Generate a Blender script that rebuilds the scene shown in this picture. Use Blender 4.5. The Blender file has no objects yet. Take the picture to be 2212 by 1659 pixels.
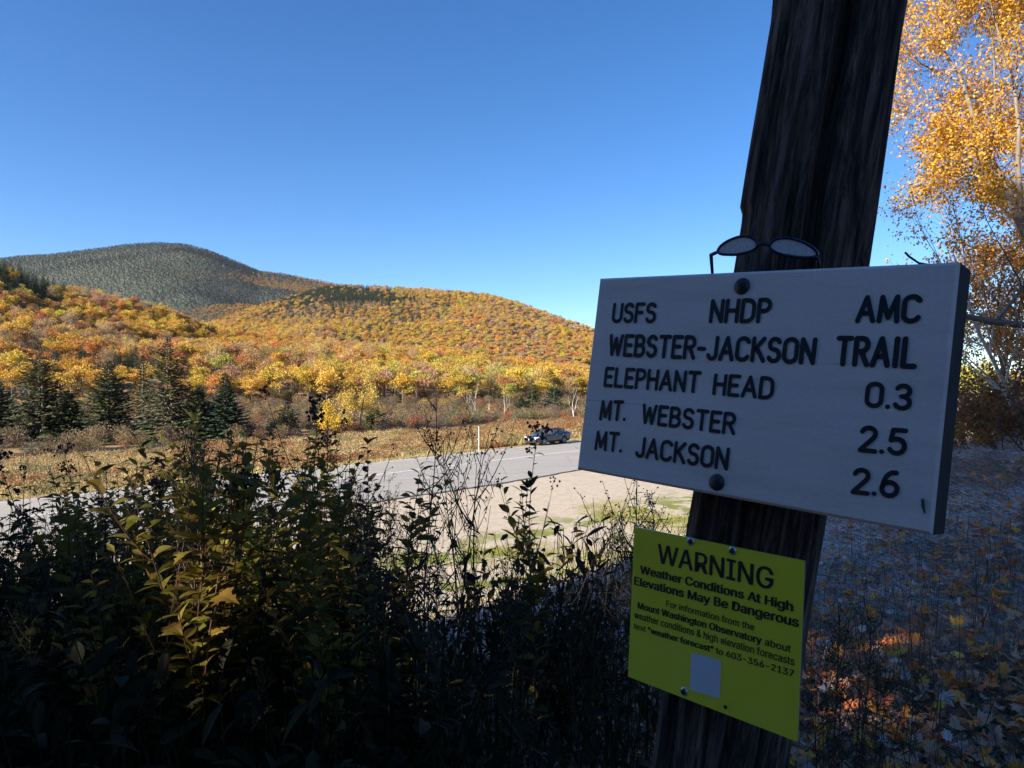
import bpy, math, random
import numpy as np
from mathutils import Vector, Matrix

# ------------------------------------------------------------------ camera, sky, sun, exposure
SC = bpy.context.scene
COL = SC.collection
CZ = 1.6                       # eye height above the path
F = 1597.0                     # focal length in units of a 2212 wide picture
cam = bpy.data.objects.new('camera', bpy.data.cameras.new('camera'))
COL.objects.link(cam)
cam.location = (0, 0, CZ)
cam.rotation_euler = (math.radians(90), 0, 0)
cam.data.sensor_width = 36.0
cam.data.lens = 36.0 * F / 2212.0
cam.data.clip_start = 0.05
cam.data.clip_end = 20000
SC.camera = cam

SUN_EL = math.radians(27)
SUN_XY = Vector((-0.84, -0.54)).normalized()       # towards the sun: left and behind the camera
world = bpy.data.worlds.new("World")
SC.world = world
world.use_nodes = True
wn = world.node_tree
bg = wn.nodes['Background']
sky = wn.nodes.new('ShaderNodeTexSky')
sky.sky_type = 'NISHITA'
sky.sun_disc = False
sky.sun_elevation = SUN_EL
sky.sun_rotation = math.atan2(SUN_XY.x, SUN_XY.y)
sky.altitude = 2500
sky.air_density = 1.0
sky.dust_density = 0.0
sky.ozone_density = 2.5
hsv = wn.nodes.new('ShaderNodeHueSaturation')
hsv.inputs['Saturation'].default_value = 1.27
hsv.inputs['Hue'].default_value = .505
wn.links.new(sky.outputs[0], hsv.inputs['Color'])
wn.links.new(hsv.outputs[0], bg.inputs[0])
bg.inputs[1].default_value = 0.074
sl = bpy.data.lights.new('sun', 'SUN')
sl.energy = 4.6
sl.angle = math.radians(0.5)
sl.color = (1.0, 0.89, 0.74)
sun = bpy.data.objects.new('sun', sl)
COL.objects.link(sun)
TS = Vector((SUN_XY.x * math.cos(SUN_EL), SUN_XY.y * math.cos(SUN_EL), math.sin(SUN_EL)))
sun.rotation_euler = TS.to_track_quat('Z', 'Y').to_euler()
sun.location = (0, 0, 30)
SC.view_settings.view_transform = 'Standard'
SC.view_settings.look = 'None'
SC.view_settings.gamma = 1
SC.view_settings.use_curve_mapping = False
SC.view_settings.exposure = 1.55
SC.render.engine = 'CYCLES'
SC.cycles.max_bounces = 6
SC.cycles.diffuse_bounces = 3
SC.cycles.transparent_max_bounces = 6

# ------------------------------------------------------------------ helpers
R = np.random.default_rng(11)


def at(px, py, D):
    return np.array([(px - 1106) / F * D, D, CZ - (py - 829.5) / F * D])


def sm(x, a, b):
    t = np.clip((np.asarray(x, float) - a) / (b - a), 0, 1)
    return t * t * (3 - 2 * t)


def nz(x, y, f, seed=0):
    """cheap smooth 2-D noise in about -1..1"""
    rs = np.random.RandomState(seed)
    o = 0
    for i in range(5):
        a, ph = rs.rand() * 6.28, rs.rand() * 6.28
        k = f * (0.7 + 0.9 * rs.rand())
        o = o + np.sin(k * (x * math.cos(a) + y * math.sin(a)) + ph + 1.3 * np.sin(k * .6 * (x * math.sin(a) - y * math.cos(a)) + ph * 2))
    return o / 3.0


def mesh(name, V, Fc, mats=(), smooth=False, mi=None):
    """V (n,3); Fc list of faces or an (m,k) int array"""
    V = np.asarray(V, np.float32)
    me = bpy.data.meshes.new(name)
    if isinstance(Fc, np.ndarray):
        m, k = Fc.shape
        me.vertices.add(len(V)); me.vertices.foreach_set('co', V.ravel())
        me.loops.add(m * k); me.loops.foreach_set('vertex_index', Fc.astype(np.int32).ravel())
        me.polygons.add(m)
        me.polygons.foreach_set('loop_start', np.arange(0, m * k, k, dtype=np.int32))
        me.polygons.foreach_set('loop_total', np.full(m, k, np.int32))
        if mi is not None:
            me.polygons.foreach_set('material_index', np.asarray(mi, np.int32))
        me.update(calc_edges=True); me.validate()
    else:
        me.from_pydata([tuple(map(float, v)) for v in V], [], Fc)
        if mi is not None:
            me.polygons.foreach_set('material_index', np.asarray(mi, np.int32))
        me.update()
    if smooth:
        me.polygons.foreach_set('use_smooth', np.ones(len(me.polygons), bool))
    for m_ in (mats if isinstance(mats, (list, tuple)) else [mats]):
        me.materials.append(m_)
    return me


def ob(name, me, parent=None, link=True, **pr):
    o = bpy.data.objects.new(name, me)
    if link:
        COL.objects.link(o)
    if parent is not None:
        o.parent = parent
    for k, v in pr.items():
        o[k] = v
    return o


def thing(name, label, cat, loc=(0, 0, 0), rz=0.0, sc=1.0, group=None, me=None):
    o = ob(name, me, label=label, category=cat)
    o.location = loc; o.rotation_euler = (0, 0, rz); o.scale = (sc, sc, sc)
    if group:
        o['group'] = group
    return o


def dup(root, loc, rz, sc, label=None, group=None, tint=None):
    r = root.copy(); COL.objects.link(r)
    r.location = loc; r.rotation_euler = (0, 0, rz); r.scale = (sc, sc, sc) if np.isscalar(sc) else sc
    if label: r['label'] = label
    if group: r['group'] = group
    for ch in list(root.children):
        c = ch.copy(); COL.objects.link(c); c.parent = r
        if tint is not None and 'tint' in c and not c.get('fixed'): c['tint'] = tint
        for g in ch.children:
            d = g.copy(); COL.objects.link(d); d.parent = c
    return r


class MB:
    """collects pieces into one mesh"""
    def __init__(s): s.v = []; s.f = []; s.n = 0
    def add(s, V, Fc):
        V = np.asarray(V, float).reshape(-1, 3)
        s.v.append(V); s.f += [tuple(int(i) + s.n for i in q) for q in Fc]; s.n += len(V)
    def box(s, c, h, M=None):
        c = np.array(c, float); h = np.array(h, float)
        V = np.array([[x, y, z] for z in (-1, 1) for y in (-1, 1) for x in (-1, 1)], float) * h
        if M is not None: V = V @ np.array(M).T
        s.add(V + c, [(0, 2, 3, 1), (4, 5, 7, 6), (0, 1, 5, 4), (2, 6, 7, 3), (0, 4, 6, 2), (1, 3, 7, 5)])
    def tube(s, P, r, k=5, caps=True):
        P = np.asarray(P, float); n = len(P)
        r = np.broadcast_to(np.asarray(r, float), (n,))
        T = np.gradient(P, axis=0); T /= np.linalg.norm(T, axis=1)[:, None] + 1e-9
        ref = np.array([0, 0, 1.]) if abs(T[0, 2]) < .9 else np.array([1., 0, 0])
        V = []
        for i in range(n):
            a = np.cross(T[i], ref); a /= np.linalg.norm(a) + 1e-9; b = np.cross(T[i], a)
            for j in range(k):
                t = 2 * math.pi * j / k
                V.append(P[i] + r[i] * (a * math.cos(t) + b * math.sin(t)))
        Fc = [(i * k + j, i * k + (j + 1) % k, (i + 1) * k + (j + 1) % k, (i + 1) * k + j) for i in range(n - 1) for j in range(k)]
        if caps: Fc += [tuple(range(k))[::-1], tuple((n - 1) * k + j for j in range(k))]
        s.add(V, Fc)
    def octa(s, c, r):
        c = np.array(c, float)
        V = c + r * np.array([(1, 0, 0), (-1, 0, 0), (0, 1, 0), (0, -1, 0), (0, 0, 1), (0, 0, -1)], float)
        s.add(V, [(0, 2, 4), (2, 1, 4), (1, 3, 4), (3, 0, 4), (2, 0, 5), (1, 2, 5), (3, 1, 5), (0, 3, 5)])
    def dome(s, c, ax, r, h, n=16, m=5):
        """domed head: centre c, outward axis ax"""
        ax = np.array(ax, float); ax /= np.linalg.norm(ax)
        a = np.cross(ax, [0, 0, 1.]); a /= np.linalg.norm(a); b = np.cross(ax, a)
        V = []; Fc = []
        for i in range(m):
            t = i / m * math.pi / 2
            for j in range(n):
                q = 2 * math.pi * j / n
                V.append(np.array(c) + r * math.cos(t) * (a * math.cos(q) + b * math.sin(q)) + ax * h * math.sin(t))
        V.append(np.array(c) + ax * h)
        for i in range(m - 1):
            for j in range(n):
                Fc.append((i * n + j, i * n + (j + 1) % n, (i + 1) * n + (j + 1) % n, (i + 1) * n + j))
        for j in range(n):
            Fc.append(((m - 1) * n + j, (m - 1) * n + (j + 1) % n, m * n))
        s.add(V, Fc)
    def mesh(s, name, mats=(), smooth=False):
        return mesh(name, np.vstack(s.v), s.f, mats, smooth)


# ------------------------------------------------------------------ materials
def nodes(name):
    m = bpy.data.materials.new(name); m.use_nodes = True
    nt = m.node_tree
    return m, nt, nt.nodes['Principled BSDF']


def N(nt, t, **kw):
    n = nt.nodes.new(t)
    for k, v in kw.items():
        if k.startswith('_'): setattr(n, k[1:], v)
        else: n.inputs[k.replace('__', ' ')].default_value = v
    return n


def ramp(nt, fac, stops):
    r = nt.nodes.new('ShaderNodeValToRGB')
    e = r.color_ramp.elements
    while len(e) > 1: e.remove(e[-1])
    e[0].position = stops[0][0]; e[0].color = (*stops[0][1], 1)
    for p, c in stops[1:]:
        x = e.new(p); x.color = (*c, 1)
    nt.links.new(fac, r.inputs[0])
    return r.outputs[0]


def noise(nt, scale, detail=4, rough=.6, vec=None, dist=0):
    n = nt.nodes.new('ShaderNodeTexNoise'); n.inputs['Scale'].default_value = scale
    n.inputs['Detail'].default_value = detail; n.inputs['Roughness'].default_value = rough
    n.inputs['Distortion'].default_value = dist
    if vec is not None: nt.links.new(vec, n.inputs['Vector'])
    return n.outputs[0]


def mix(nt, fac, a, b, mode='MIX'):
    n = nt.nodes.new('ShaderNodeMix'); n.data_type = 'RGBA'; n.blend_type = mode
    for s, x in ((n.inputs[0], fac), (n.inputs[6], a), (n.inputs[7], b)):
        if hasattr(x, 'is_output') or isinstance(x, bpy.types.NodeSocket): nt.links.new(x, s)
        else: s.default_value = x if not isinstance(x, tuple) else (*x, 1) if len(x) == 3 else x
    return n.outputs[2]


def bump(nt, h, strength, dist):
    b = nt.nodes.new('ShaderNodeBump'); b.inputs['Strength'].default_value = strength; b.inputs['Distance'].default_value = dist
    nt.links.new(h, b.inputs['Height'])
    return b.outputs[0]


def vmat(name, stops, scale=5, rough=.8, bstr=0, bdist=.01, metal=0, stretch=None, detail=5, spec=.5):
    m, nt, p = nodes(name)
    tc = nt.nodes.new('ShaderNodeTexCoord').outputs['Object']
    if stretch:
        mp = nt.nodes.new('ShaderNodeMapping'); mp.inputs['Scale'].default_value = stretch
        nt.links.new(tc, mp.inputs[0]); tc = mp.outputs[0]
    h = noise(nt, scale, detail, .6, tc)
    nt.links.new(ramp(nt, h, stops), p.inputs['Base Color'])
    p.inputs['Roughness'].default_value = rough; p.inputs['Metallic'].default_value = metal
    p.inputs['Specular IOR Level'].default_value = spec
    if bstr: nt.links.new(bump(nt, h, bstr, bdist), p.inputs['Normal'])
    return m


def leafmat(name, trans=.3, rough=.6, lo=.65, hi=1.3, spec=.3, hue=.02):
    """colour comes from the object's or instance's tint, varied leaf by leaf"""
    m, nt, p = nodes(name)
    a = N(nt, 'ShaderNodeAttribute', _attribute_type='INSTANCER', _attribute_name='tint')
    g = nt.nodes.new('ShaderNodeNewGeometry')
    mr = N(nt, 'ShaderNodeMapRange', To__Min=lo, To__Max=hi)
    nt.links.new(g.outputs['Random Per Island'], mr.inputs[0])
    w = nt.nodes.new('ShaderNodeTexWhiteNoise'); w.noise_dimensions = '1D'
    nt.links.new(g.outputs['Random Per Island'], w.inputs['W'])
    mh = N(nt, 'ShaderNodeMapRange', To__Min=.5 - hue, To__Max=.5 + hue)
    nt.links.new(w.outputs['Value'], mh.inputs[0])
    hs = nt.nodes.new('ShaderNodeHueSaturation')
    nt.links.new(mh.outputs[0], hs.inputs['Hue']); nt.links.new(mr.outputs[0], hs.inputs['Value']); nt.links.new(a.outputs['Color'], hs.inputs['Color'])
    nt.links.new(hs.outputs[0], p.inputs['Base Color'])
    p.inputs['Roughness'].default_value = rough; p.inputs['Specular IOR Level'].default_value = spec
    if trans:
        t = nt.nodes.new('ShaderNodeBsdfTranslucent'); mx = nt.nodes.new('ShaderNodeMixShader'); mx.inputs[0].default_value = trans
        nt.links.new(hs.outputs[0], t.inputs[0]); nt.links.new(p.outputs[0], mx.inputs[1]); nt.links.new(t.outputs[0], mx.inputs[2])
        nt.links.new(mx.outputs[0], nt.nodes['Material Output'].inputs[0])
    return m


M = {}
M['crown'] = leafmat('tree_leaves', .25, .7, hue=.008)
M['needles'] = leafmat('needles', .05, .7, .55, 1.35, hue=.015)
M['birch_leaf'] = leafmat('birch_leaves', .42, .5, .6, 1.3, hue=.02)
M['leaf'] = leafmat('plant_leaves', .5, .6, .45, 1.35, .12, hue=.025)
M['grass'] = leafmat('grass_blades', .3, .6, .55, 1.35)
M['dead'] = leafmat('fallen_leaves', .15, .7, .8, 1.2)
M['bark'] = vmat('bark_grey', [(.3, (.10, .08, .065)), (.7, (.26, .23, .20))], 8, .9, .5, .02, stretch=(1, 1, .3))
M['bark_dark'] = vmat('bark_dark', [(.3, (.035, .028, .022)), (.7, (.10, .08, .065))], 8, .9, .5, .02, stretch=(1, 1, .3))
M['birch_bark'] = vmat('birch_bark', [(.33, (.10, .085, .07)), (.42, (.50, .46, .40)), (.8, (.72, .68, .60))], 5, .7, .3, .01, stretch=(1, 1, 3))
M['snag'] = vmat('dead_wood', [(.3, (.38, .34, .28)), (.7, (.62, .57, .48))], 6, .8)
M['stem_red'] = vmat('stem_reddish', [(.3, (.05, .016, .012)), (.7, (.10, .035, .025))], 30, .6)
M['stem'] = vmat('stem_brown', [(.3, (.035, .026, .015)), (.7, (.075, .055, .03))], 30, .6)
M['head'] = vmat('dry_flower', [(.3, (.018, .009, .006)), (.7, (.05, .025, .015))], 60, .9)
M['twig'] = leafmat('twigs', 0, .8, .6, 1.3)

# ------------------------------------------------------------------ terrain
def prof(pts):
    xs = np.array([math.atan((p[0] - 1106) / F) for p in pts]); ys = np.array([p[1] for p in pts], float)
    return lambda az: np.interp(az, xs, ys)

yA = prof([(-900, 500), (-300, 520), (0, 541), (60, 572), (130, 603), (200, 620), (270, 640), (330, 655), (400, 672), (450, 692), (520, 706), (600, 718), (700, 731), (850, 748), (1000, 765), (1150, 782), (1280, 794), (1500, 805), (2212, 812), (3000, 800)])
yC = prof([(-900, 780), (300, 740), (450, 696), (550, 660), (650, 630), (715, 611), (800, 616), (850, 618), (950, 624), (1050, 632), (1100, 645), (1150, 662), (1200, 679), (1280, 706), (1400, 748), (1600, 785), (2212, 802), (3000, 790)])
yB = prof([(-900, 640), (-300, 575), (0, 553), (40, 548), (100, 545), (200, 533), (280, 522), (340, 519), (400, 522), (450, 535), (500, 555), (560, 580), (620, 588), (700, 605), (760, 622), (900, 665), (1100, 720), (1280, 760), (1700, 812), (3000, 820)])
dA = prof([(-900, 260), (0, 300), (467, 420), (800, 480), (1106, 520), (1400, 560), (2212, 620), (3000, 640)])
dC = prof([(-900, 1300), (400, 1500), (715, 1450), (1000, 1100), (1280, 900), (1600, 850), (3000, 850)])
DB = 2600.0


def road_z(s):
    return -4.44 + .0133 * np.clip(s, -150, 200)


def height(X, Y, full=False):
    X = np.asarray(X, float); Y = np.asarray(Y, float)
    s = (X + Y) * .70711; p = (Y - X) * .70711
    rz = road_z(s)
    p0 = 4.5 + (.6 - 4.5) * sm(s, 1.0, 5.0)
    T = .085 * np.clip(s - 3, 0, 26) + .26 * np.clip(-p - .8, 0, 90)
    t = np.clip((p - p0) / (15.5 - p0), 0, 1)
    tt = .55 * t + .45 * t * t * (3 - 2 * t)
    z = T * (1 - tt) + rz * tt
    z = z + .05 * nz(X, Y, 1.1, 3) * (1 - sm(p, 11, 16)) + .02 * nz(X, Y, 4, 5) * (1 - sm(p, 11, 16))
    z = z - .45 * sm(p, 45, 50) + .25 * np.exp(-((p - 69.3) / 2.6) ** 2) + .08 * nz(X, Y, .5, 6) * sm(p, 47, 52) + .015 * np.clip(p - 80, 0, 300)
    az = np.arctan2(X, Y)
    azc = np.clip(az, -.9, .85)
    D = np.hypot(X, Y) * np.cos(azc)
    fade = 1 - sm(np.abs(az), 1.25, 1.75)
    base = z
    u = np.clip(np.tan(azc), -1.2, .52)
    Y0 = np.maximum(150, 150 / (1 - u))
    rA = dA(azc); zr = CZ + (829.5 - yA(azc)) / F * rA - 8
    f = np.clip((D - Y0) / (rA - Y0), 0, 1)
    hA = base + (zr - base) * f ** 1.1 - .16 * np.clip(D - rA, 0, 1e9) + (2.2 * nz(X, Y, .035, 8) + 1.0 * nz(X, Y, .1, 9)) * sm(f, 0, .2) * (1 - sm(f, .8, 1) * .6)
    d0 = rA + 110; rC = dC(azc); zrC = CZ + (829.5 - yC(azc)) / F * rC - 7.5
    g = np.clip((D - d0) / (rC - d0), 0, 1)
    hC = base - 6 + (zrC - base + 6) * g ** .85 - .25 * np.clip(D - rC, 0, 1e9) + (6 * nz(X, Y, .013, 18) + 2 * nz(X, Y, .05, 19)) * sm(g, 0, .2) * (1 - sm(g, .8, 1))
    hC = np.where(D > d0, hC, -99)
    zrB = CZ + (829.5 - yB(azc)) / F * DB - 8
    b = np.clip((D - 1250) / (DB - 1250), 0, 1)
    hB = base - 15 + (zrB - base + 15) * b ** .95 - .25 * np.clip(D - DB, 0, 1e9) + (9 * nz(X, Y, .0035, 28) + 5 * nz(X, Y, .014, 29)) * sm(b, 0, .2) * (1 - sm(b, .8, 1))
    hB = np.where(D > 1250, hB, -99)
    hill = np.maximum(np.maximum(hA, hC), hB)
    on = (D > Y0) & (fade > 0)
    z2 = np.where(on, np.maximum(z, z + (hill - z) * fade), z)
    z2 = np.where(p > 60, z2, z)
    if full:
        return z2, dict(p=p, s=s, D=D, f=f, g=g, b=b, hA=hA, hC=hC, hB=hB, az=az, Y0=Y0, rA=rA, rC=rC, d0=d0)
    return z2


def hz(x, y): return float(height(np.array([x]), np.array([y]))[0])


def ground_mat():
    m, nt, p = nodes('ground_soil')
    tc = nt.nodes.new('ShaderNodeTexCoord').outputs['Object']
    sep = nt.nodes.new('ShaderNodeSeparateXYZ'); nt.links.new(tc, sep.inputs[0])
    def math_(op, a, b=None, c=None):
        n = nt.nodes.new('ShaderNodeMath'); n.operation = op
        for i, x in enumerate((a, b, c)):
            if x is None: continue
            if isinstance(x, (int, float)): n.inputs[i].default_value = x
            else: nt.links.new(x, n.inputs[i])
        return n.outputs[0]
    P = math_('MULTIPLY', math_('SUBTRACT', sep.outputs[1], sep.outputs[0]), .70711)
    def band(a, b, wob):
        n = nt.nodes.new('ShaderNodeMapRange'); n.interpolation_type = 'SMOOTHSTEP'
        n.inputs[1].default_value = a; n.inputs[2].default_value = b
        nt.links.new(math_('ADD', P, wob), n.inputs[0]); return n.outputs[0]
    big = noise(nt, .25, 3, .6, tc)
    wob = math_('MULTIPLY', math_('SUBTRACT', big, .5), 9.0)
    fine = noise(nt, 14, 6, .75, tc); mid = noise(nt, 2.2, 5, .6, tc)
    litter = ramp(nt, mid, [(.3, (.13, .085, .065)), (.5, (.32, .23, .19)), (.7, (.52, .43, .40))])
    litter = mix(nt, .6, litter, ramp(nt, fine, [(.35, (.04, .03, .025)), (.65, (.30, .28, .27))]), 'OVERLAY')
    gravel = ramp(nt, mid, [(.25, (.33, .28, .215)), (.6, (.43, .375, .30)), (.8, (.36, .29, .21))])
    gravel = mix(nt, .55, gravel, ramp(nt, noise(nt, 40, 5, .8, tc), [(.35, (.25, .22, .18)), (.5, (.5, .5, .5)), (.68, (.85, .83, .8))]), 'OVERLAY')
    dirt = ramp(nt, fine, [(.3, (.15, .10, .06)), (.7, (.26, .19, .12))])
    green = ramp(nt, fine, [(.3, (.09, .11, .02)), (.55, (.19, .20, .045)), (.75, (.26, .24, .08))])
    patch = math_('MULTIPLY', ramp(nt, noise(nt, .33, 4, .65, tc, .6), [(.50, (0, 0, 0)), (.56, (1, 1, 1))]), math_('SUBTRACT', 1.0, band(19, 23, 0.0)))
    c = mix(nt, band(7.5, 12, math_('MULTIPLY', wob, .5)), litter, dirt)
    c = mix(nt, band(10.5, 14.5, math_('MULTIPLY', wob, .5)), c, gravel)
    c = mix(nt, math_('MULTIPLY', patch, band(9, 11, 0.0)), c, green)
    tan = ramp(nt, mid, [(.3, (.20, .13, .06)), (.5, (.32, .23, .11)), (.7, (.26, .15, .07))])
    c = mix(nt, band(44.2, 45.0, math_('MULTIPLY', wob, .05)), c, tan)
    floor = ramp(nt, mid, [(.3, (.06, .04, .025)), (.7, (.15, .09, .045))])
    c = mix(nt, band(78, 90, wob), c, floor)
    nt.links.new(c, p.inputs['Base Color']); p.inputs['Roughness'].default_value = .95; p.inputs['Specular IOR Level'].default_value = .2
    nt.links.new(bump(nt, fine, .6, .03), p.inputs['Normal'])
    return m


M['ground'] = ground_mat()
M['hill'] = vmat('forest_floor', [(.3, (.10, .06, .03)), (.5, (.20, .12, .05)), (.7, (.26, .16, .06))], .05, .95)
M['mountain'] = vmat('mountain_floor', [(.3, (.04, .052, .038)), (.55, (.055, .065, .045)), (.75, (.09, .09, .07))], .01, .95)

az = np.concatenate([np.linspace(-.95, .85, 330), np.linspace(.87, 2 * math.pi - .97, 120)])
rr = np.concatenate([[.05], np.geomspace(.4, 110, 190), np.geomspace(112, 700, 90), np.geomspace(708, 5200, 120)])
AZ, RR = np.meshgrid(az, rr)
GX, GY = RR * np.sin(AZ), RR * np.cos(AZ)
GZ, info = height(GX, GY, True)
nA, nR = len(az), len(rr)
idx = np.arange(nA * nR).reshape(nR, nA)
nx = np.roll(idx, -1, axis=1)
Q = np.stack([idx[:-1], nx[:-1], nx[1:], idx[1:]], -1)
Dm = info['D'][:-1]; pm = info['p'][:-1]
Vg = np.stack([GX.ravel(), GY.ravel(), GZ.ravel()], 1)
kind = np.zeros(Dm.shape, int)
kind[(Dm > info['Y0'][:-1]) & (pm > 60)] = 1
kind[(info['hB'][:-1] >= GZ[:-1] - .5) & (Dm > 1250)] = 2
def ground_piece(name, k, m):
    q = Q[kind == k]
    uq, inv = np.unique(q, return_inverse=True)
    o = ob(name, mesh(name, Vg[uq], inv.reshape(q.shape)[:, ::-1].copy(), m, True), kind='structure')
    return o
ground_piece('ground', 0, M['ground'])
ground_piece('hillside', 1, M['hill'])
ground_piece('mountain', 2, M['mountain'])

# ------------------------------------------------------------------ road
def sp(s, p): return (s - p) * .70711, (s + p) * .70711
def strip(name, s, pa, pb, dz, m, kind='structure', skirt=0):
    s = np.asarray(s, float); n = len(s)
    pa = np.broadcast_to(pa, (n,)); pb = np.broadcast_to(pb, (n,))
    xa, ya = sp(s, pa); xb, yb = sp(s, pb); z = road_z(s) + dz
    V = np.vstack([np.stack([xa, ya, z], 1), np.stack([xb, yb, z], 1)])
    Fc = [(i + 1, i, n + i, n + i + 1) for i in range(n - 1)]
    if skirt:
        V = np.vstack([V, np.stack([xa, ya - 0, z - skirt], 1), np.stack([xb, yb, z - skirt], 1)])
        Fc += [(i, i + 1, 2 * n + i + 1, 2 * n + i) for i in range(n - 1)] + [(n + i + 1, n + i, 3 * n + i, 3 * n + i + 1) for i in range(n - 1)]
    return ob(name, mesh(name, V, Fc, m), kind=kind)

def asphalt():
    m, nt, p = nodes('asphalt')
    tc = nt.nodes.new('ShaderNodeTexCoord').outputs['Object']
    mp = nt.nodes.new('ShaderNodeMapping'); mp.inputs['Rotation'].default_value = (0, 0, math.radians(-45)); mp.inputs['Scale'].default_value = (.12, 1.4, 1)
    nt.links.new(tc, mp.inputs[0])
    tr = noise(nt, 1.0, 3, .5, mp.outputs[0])
    c = ramp(nt, tr, [(.3, (.255, .243, .224)), (.7, (.32, .305, .28))])
    c = mix(nt, .5, c, ramp(nt, noise(nt, 30, 5, .8, tc), [(.3, (.3, .3, .3)), (.7, (.7, .7, .7))]), 'OVERLAY')
    v = nt.nodes.new('ShaderNodeTexVoronoi'); v.feature = 'DISTANCE_TO_EDGE'; v.inputs['Scale'].default_value = .16
    mv = nt.nodes.new('ShaderNodeMixRGB'); mv.inputs[0].default_value = .12
    nt.links.new(tc, mv.inputs[1])
    nn = nt.nodes.new('ShaderNodeTexNoise'); nn.inputs['Scale'].default_value = 1.2; nt.links.new(tc, nn.inputs['Vector']); nt.links.new(nn.outputs['Color'], mv.inputs[2])
    nt.links.new(mv.outputs[0], v.inputs['Vector'])
    ck = ramp(nt, v.outputs[0], [(0, (.45, .45, .45)), (.004, (1, 1, 1))])
    c = mix(nt, 1.0, c, ck, 'MULTIPLY')
    nt.links.new(c, p.inputs['Base Color']); p.inputs['Roughness'].default_value = .85
    return m
M['asphalt'] = asphalt()
M['line_white'] = vmat('paint_white', [(.35, (.55, .55, .54)), (.6, (.80, .80, .78))], 3, .6)
M['line_yellow'] = vmat('paint_yellow', [(.3, (.36, .35, .25)), (.55, (.47, .44, .20)), (.8, (.50, .46, .13))], 2, .6)
M['lip'] = vmat('asphalt_edge', [(.3, (.05, .05, .05)), (.7, (.12, .115, .11))], 20, .9)
SS = np.arange(-110, 330, .35)
edge = 31.3 + .9 * sm(SS, 5, 12) * 0 - 1.2 * np.exp(-((SS - 26) / 14) ** 2) + .10 * nz(SS, SS * 0, 1.6, 2) + .06 * nz(SS, SS * 0, 5.5, 4) + 1.2 * (1 - sm(SS, 0, 16))
strip('road', SS, edge, 44.3 + .06 * nz(SS, SS * 0, 3, 7), .05, M['asphalt'], skirt=.09)
strip('road_edge_lip', SS, edge - .16 - .05 * nz(SS, SS * 0, 4, 33), edge - .001, .034, M['lip'], skirt=.03)
strip('white_edge_line', SS, 38.42, 38.56, .054, M['line_white'])
strip('white_edge_line', SS, 43.75, 43.86, .054, M['line_white'])
strip('yellow_centre_line', SS, 41.15, 41.26, .054, M['line_yellow'])
strip('yellow_centre_line', SS, 41.42, 41.53, .054, M['line_yellow'])

# ------------------------------------------------------------------ leaf geometry
def kites(P, d, side, ln, w, cup=0.0):
    P = np.asarray(P, float); n = len(P)
    d = d / (np.linalg.norm(d, axis=1)[:, None] + 1e-9)
    side = side - d * np.sum(side * d, 1)[:, None]; side /= np.linalg.norm(side, axis=1)[:, None] + 1e-9
    ln = np.broadcast_to(ln, (n,))[:, None]; w = np.broadcast_to(w, (n,))[:, None]
    nrm = np.cross(d, side)
    V = np.stack([P, P + d * ln * .45 + side * w * .5 + nrm * w * cup, P + d * ln, P + d * ln * .5 - side * w * .5 + nrm * w * cup], 1).reshape(-1, 3)
    return V, np.arange(4 * n).reshape(n, 4)


def rdir(n, rng=R):
    v = rng.normal(size=(n, 3)); return v / np.linalg.norm(v, axis=1)[:, None]


def merge(parts):
    Vs, Fs, k = [], [], 0
    for V, Fc in parts:
        Vs.append(V); Fs.append(Fc + k); k += len(V)
    return np.vstack(Vs), np.vstack(Fs)


def crown(rng, n=1500, rx=3.6, rz_=4.2, zc=6.0, lumps=22, ls=.34):
    out = []
    C = rdir(lumps, rng) * np.array([rx, rx, rz_]) * rng.uniform(.25, .78, (lumps, 1)); C[:, 2] = np.abs(C[:, 2] * .95 + .5) * np.sign(C[:, 2] + rz_ * .45) ; C[:, 2] += zc
    rad = rng.uniform(.8, 1.7, lumps) * rx / 3.6
    per = rng.multinomial(n, rad ** 2 / np.sum(rad ** 2))
    for c, r, m in zip(C, rad, per):
        d = rdir(m, rng); d[:, 2] = np.where(d[:, 2] < -.3, -d[:, 2] * .6, d[:, 2])
        P = c + d * (r * rng.uniform(.55, 1.08, (m, 1))) * np.array([1, 1, .75])
        out.append(kites(P, d + rdir(m, rng) * .9, rdir(m, rng), ls * rng.uniform(.7, 1.4, m), ls * .75, .1))
    return merge(out)


def bare_crown(rng, n=900, rx=3.2, h=9.0):
    a = rng.uniform(0, 6.28, n); e = rng.uniform(.15, 1.35, n)
    d = np.stack([np.cos(a) * np.cos(e), np.sin(a) * np.cos(e), np.sin(e)], 1)
    q = rng.uniform(.25, .95, n)[:, None]
    P = np.array([0, 0, h * .33]) + d * q * np.array([rx, rx, h * .62])
    return kites(P, d + rdir(n, rng) * .5 + np.array([0, 0, .4]), rdir(n, rng), rng.uniform(.5, 1.3, n), .05)


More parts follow.
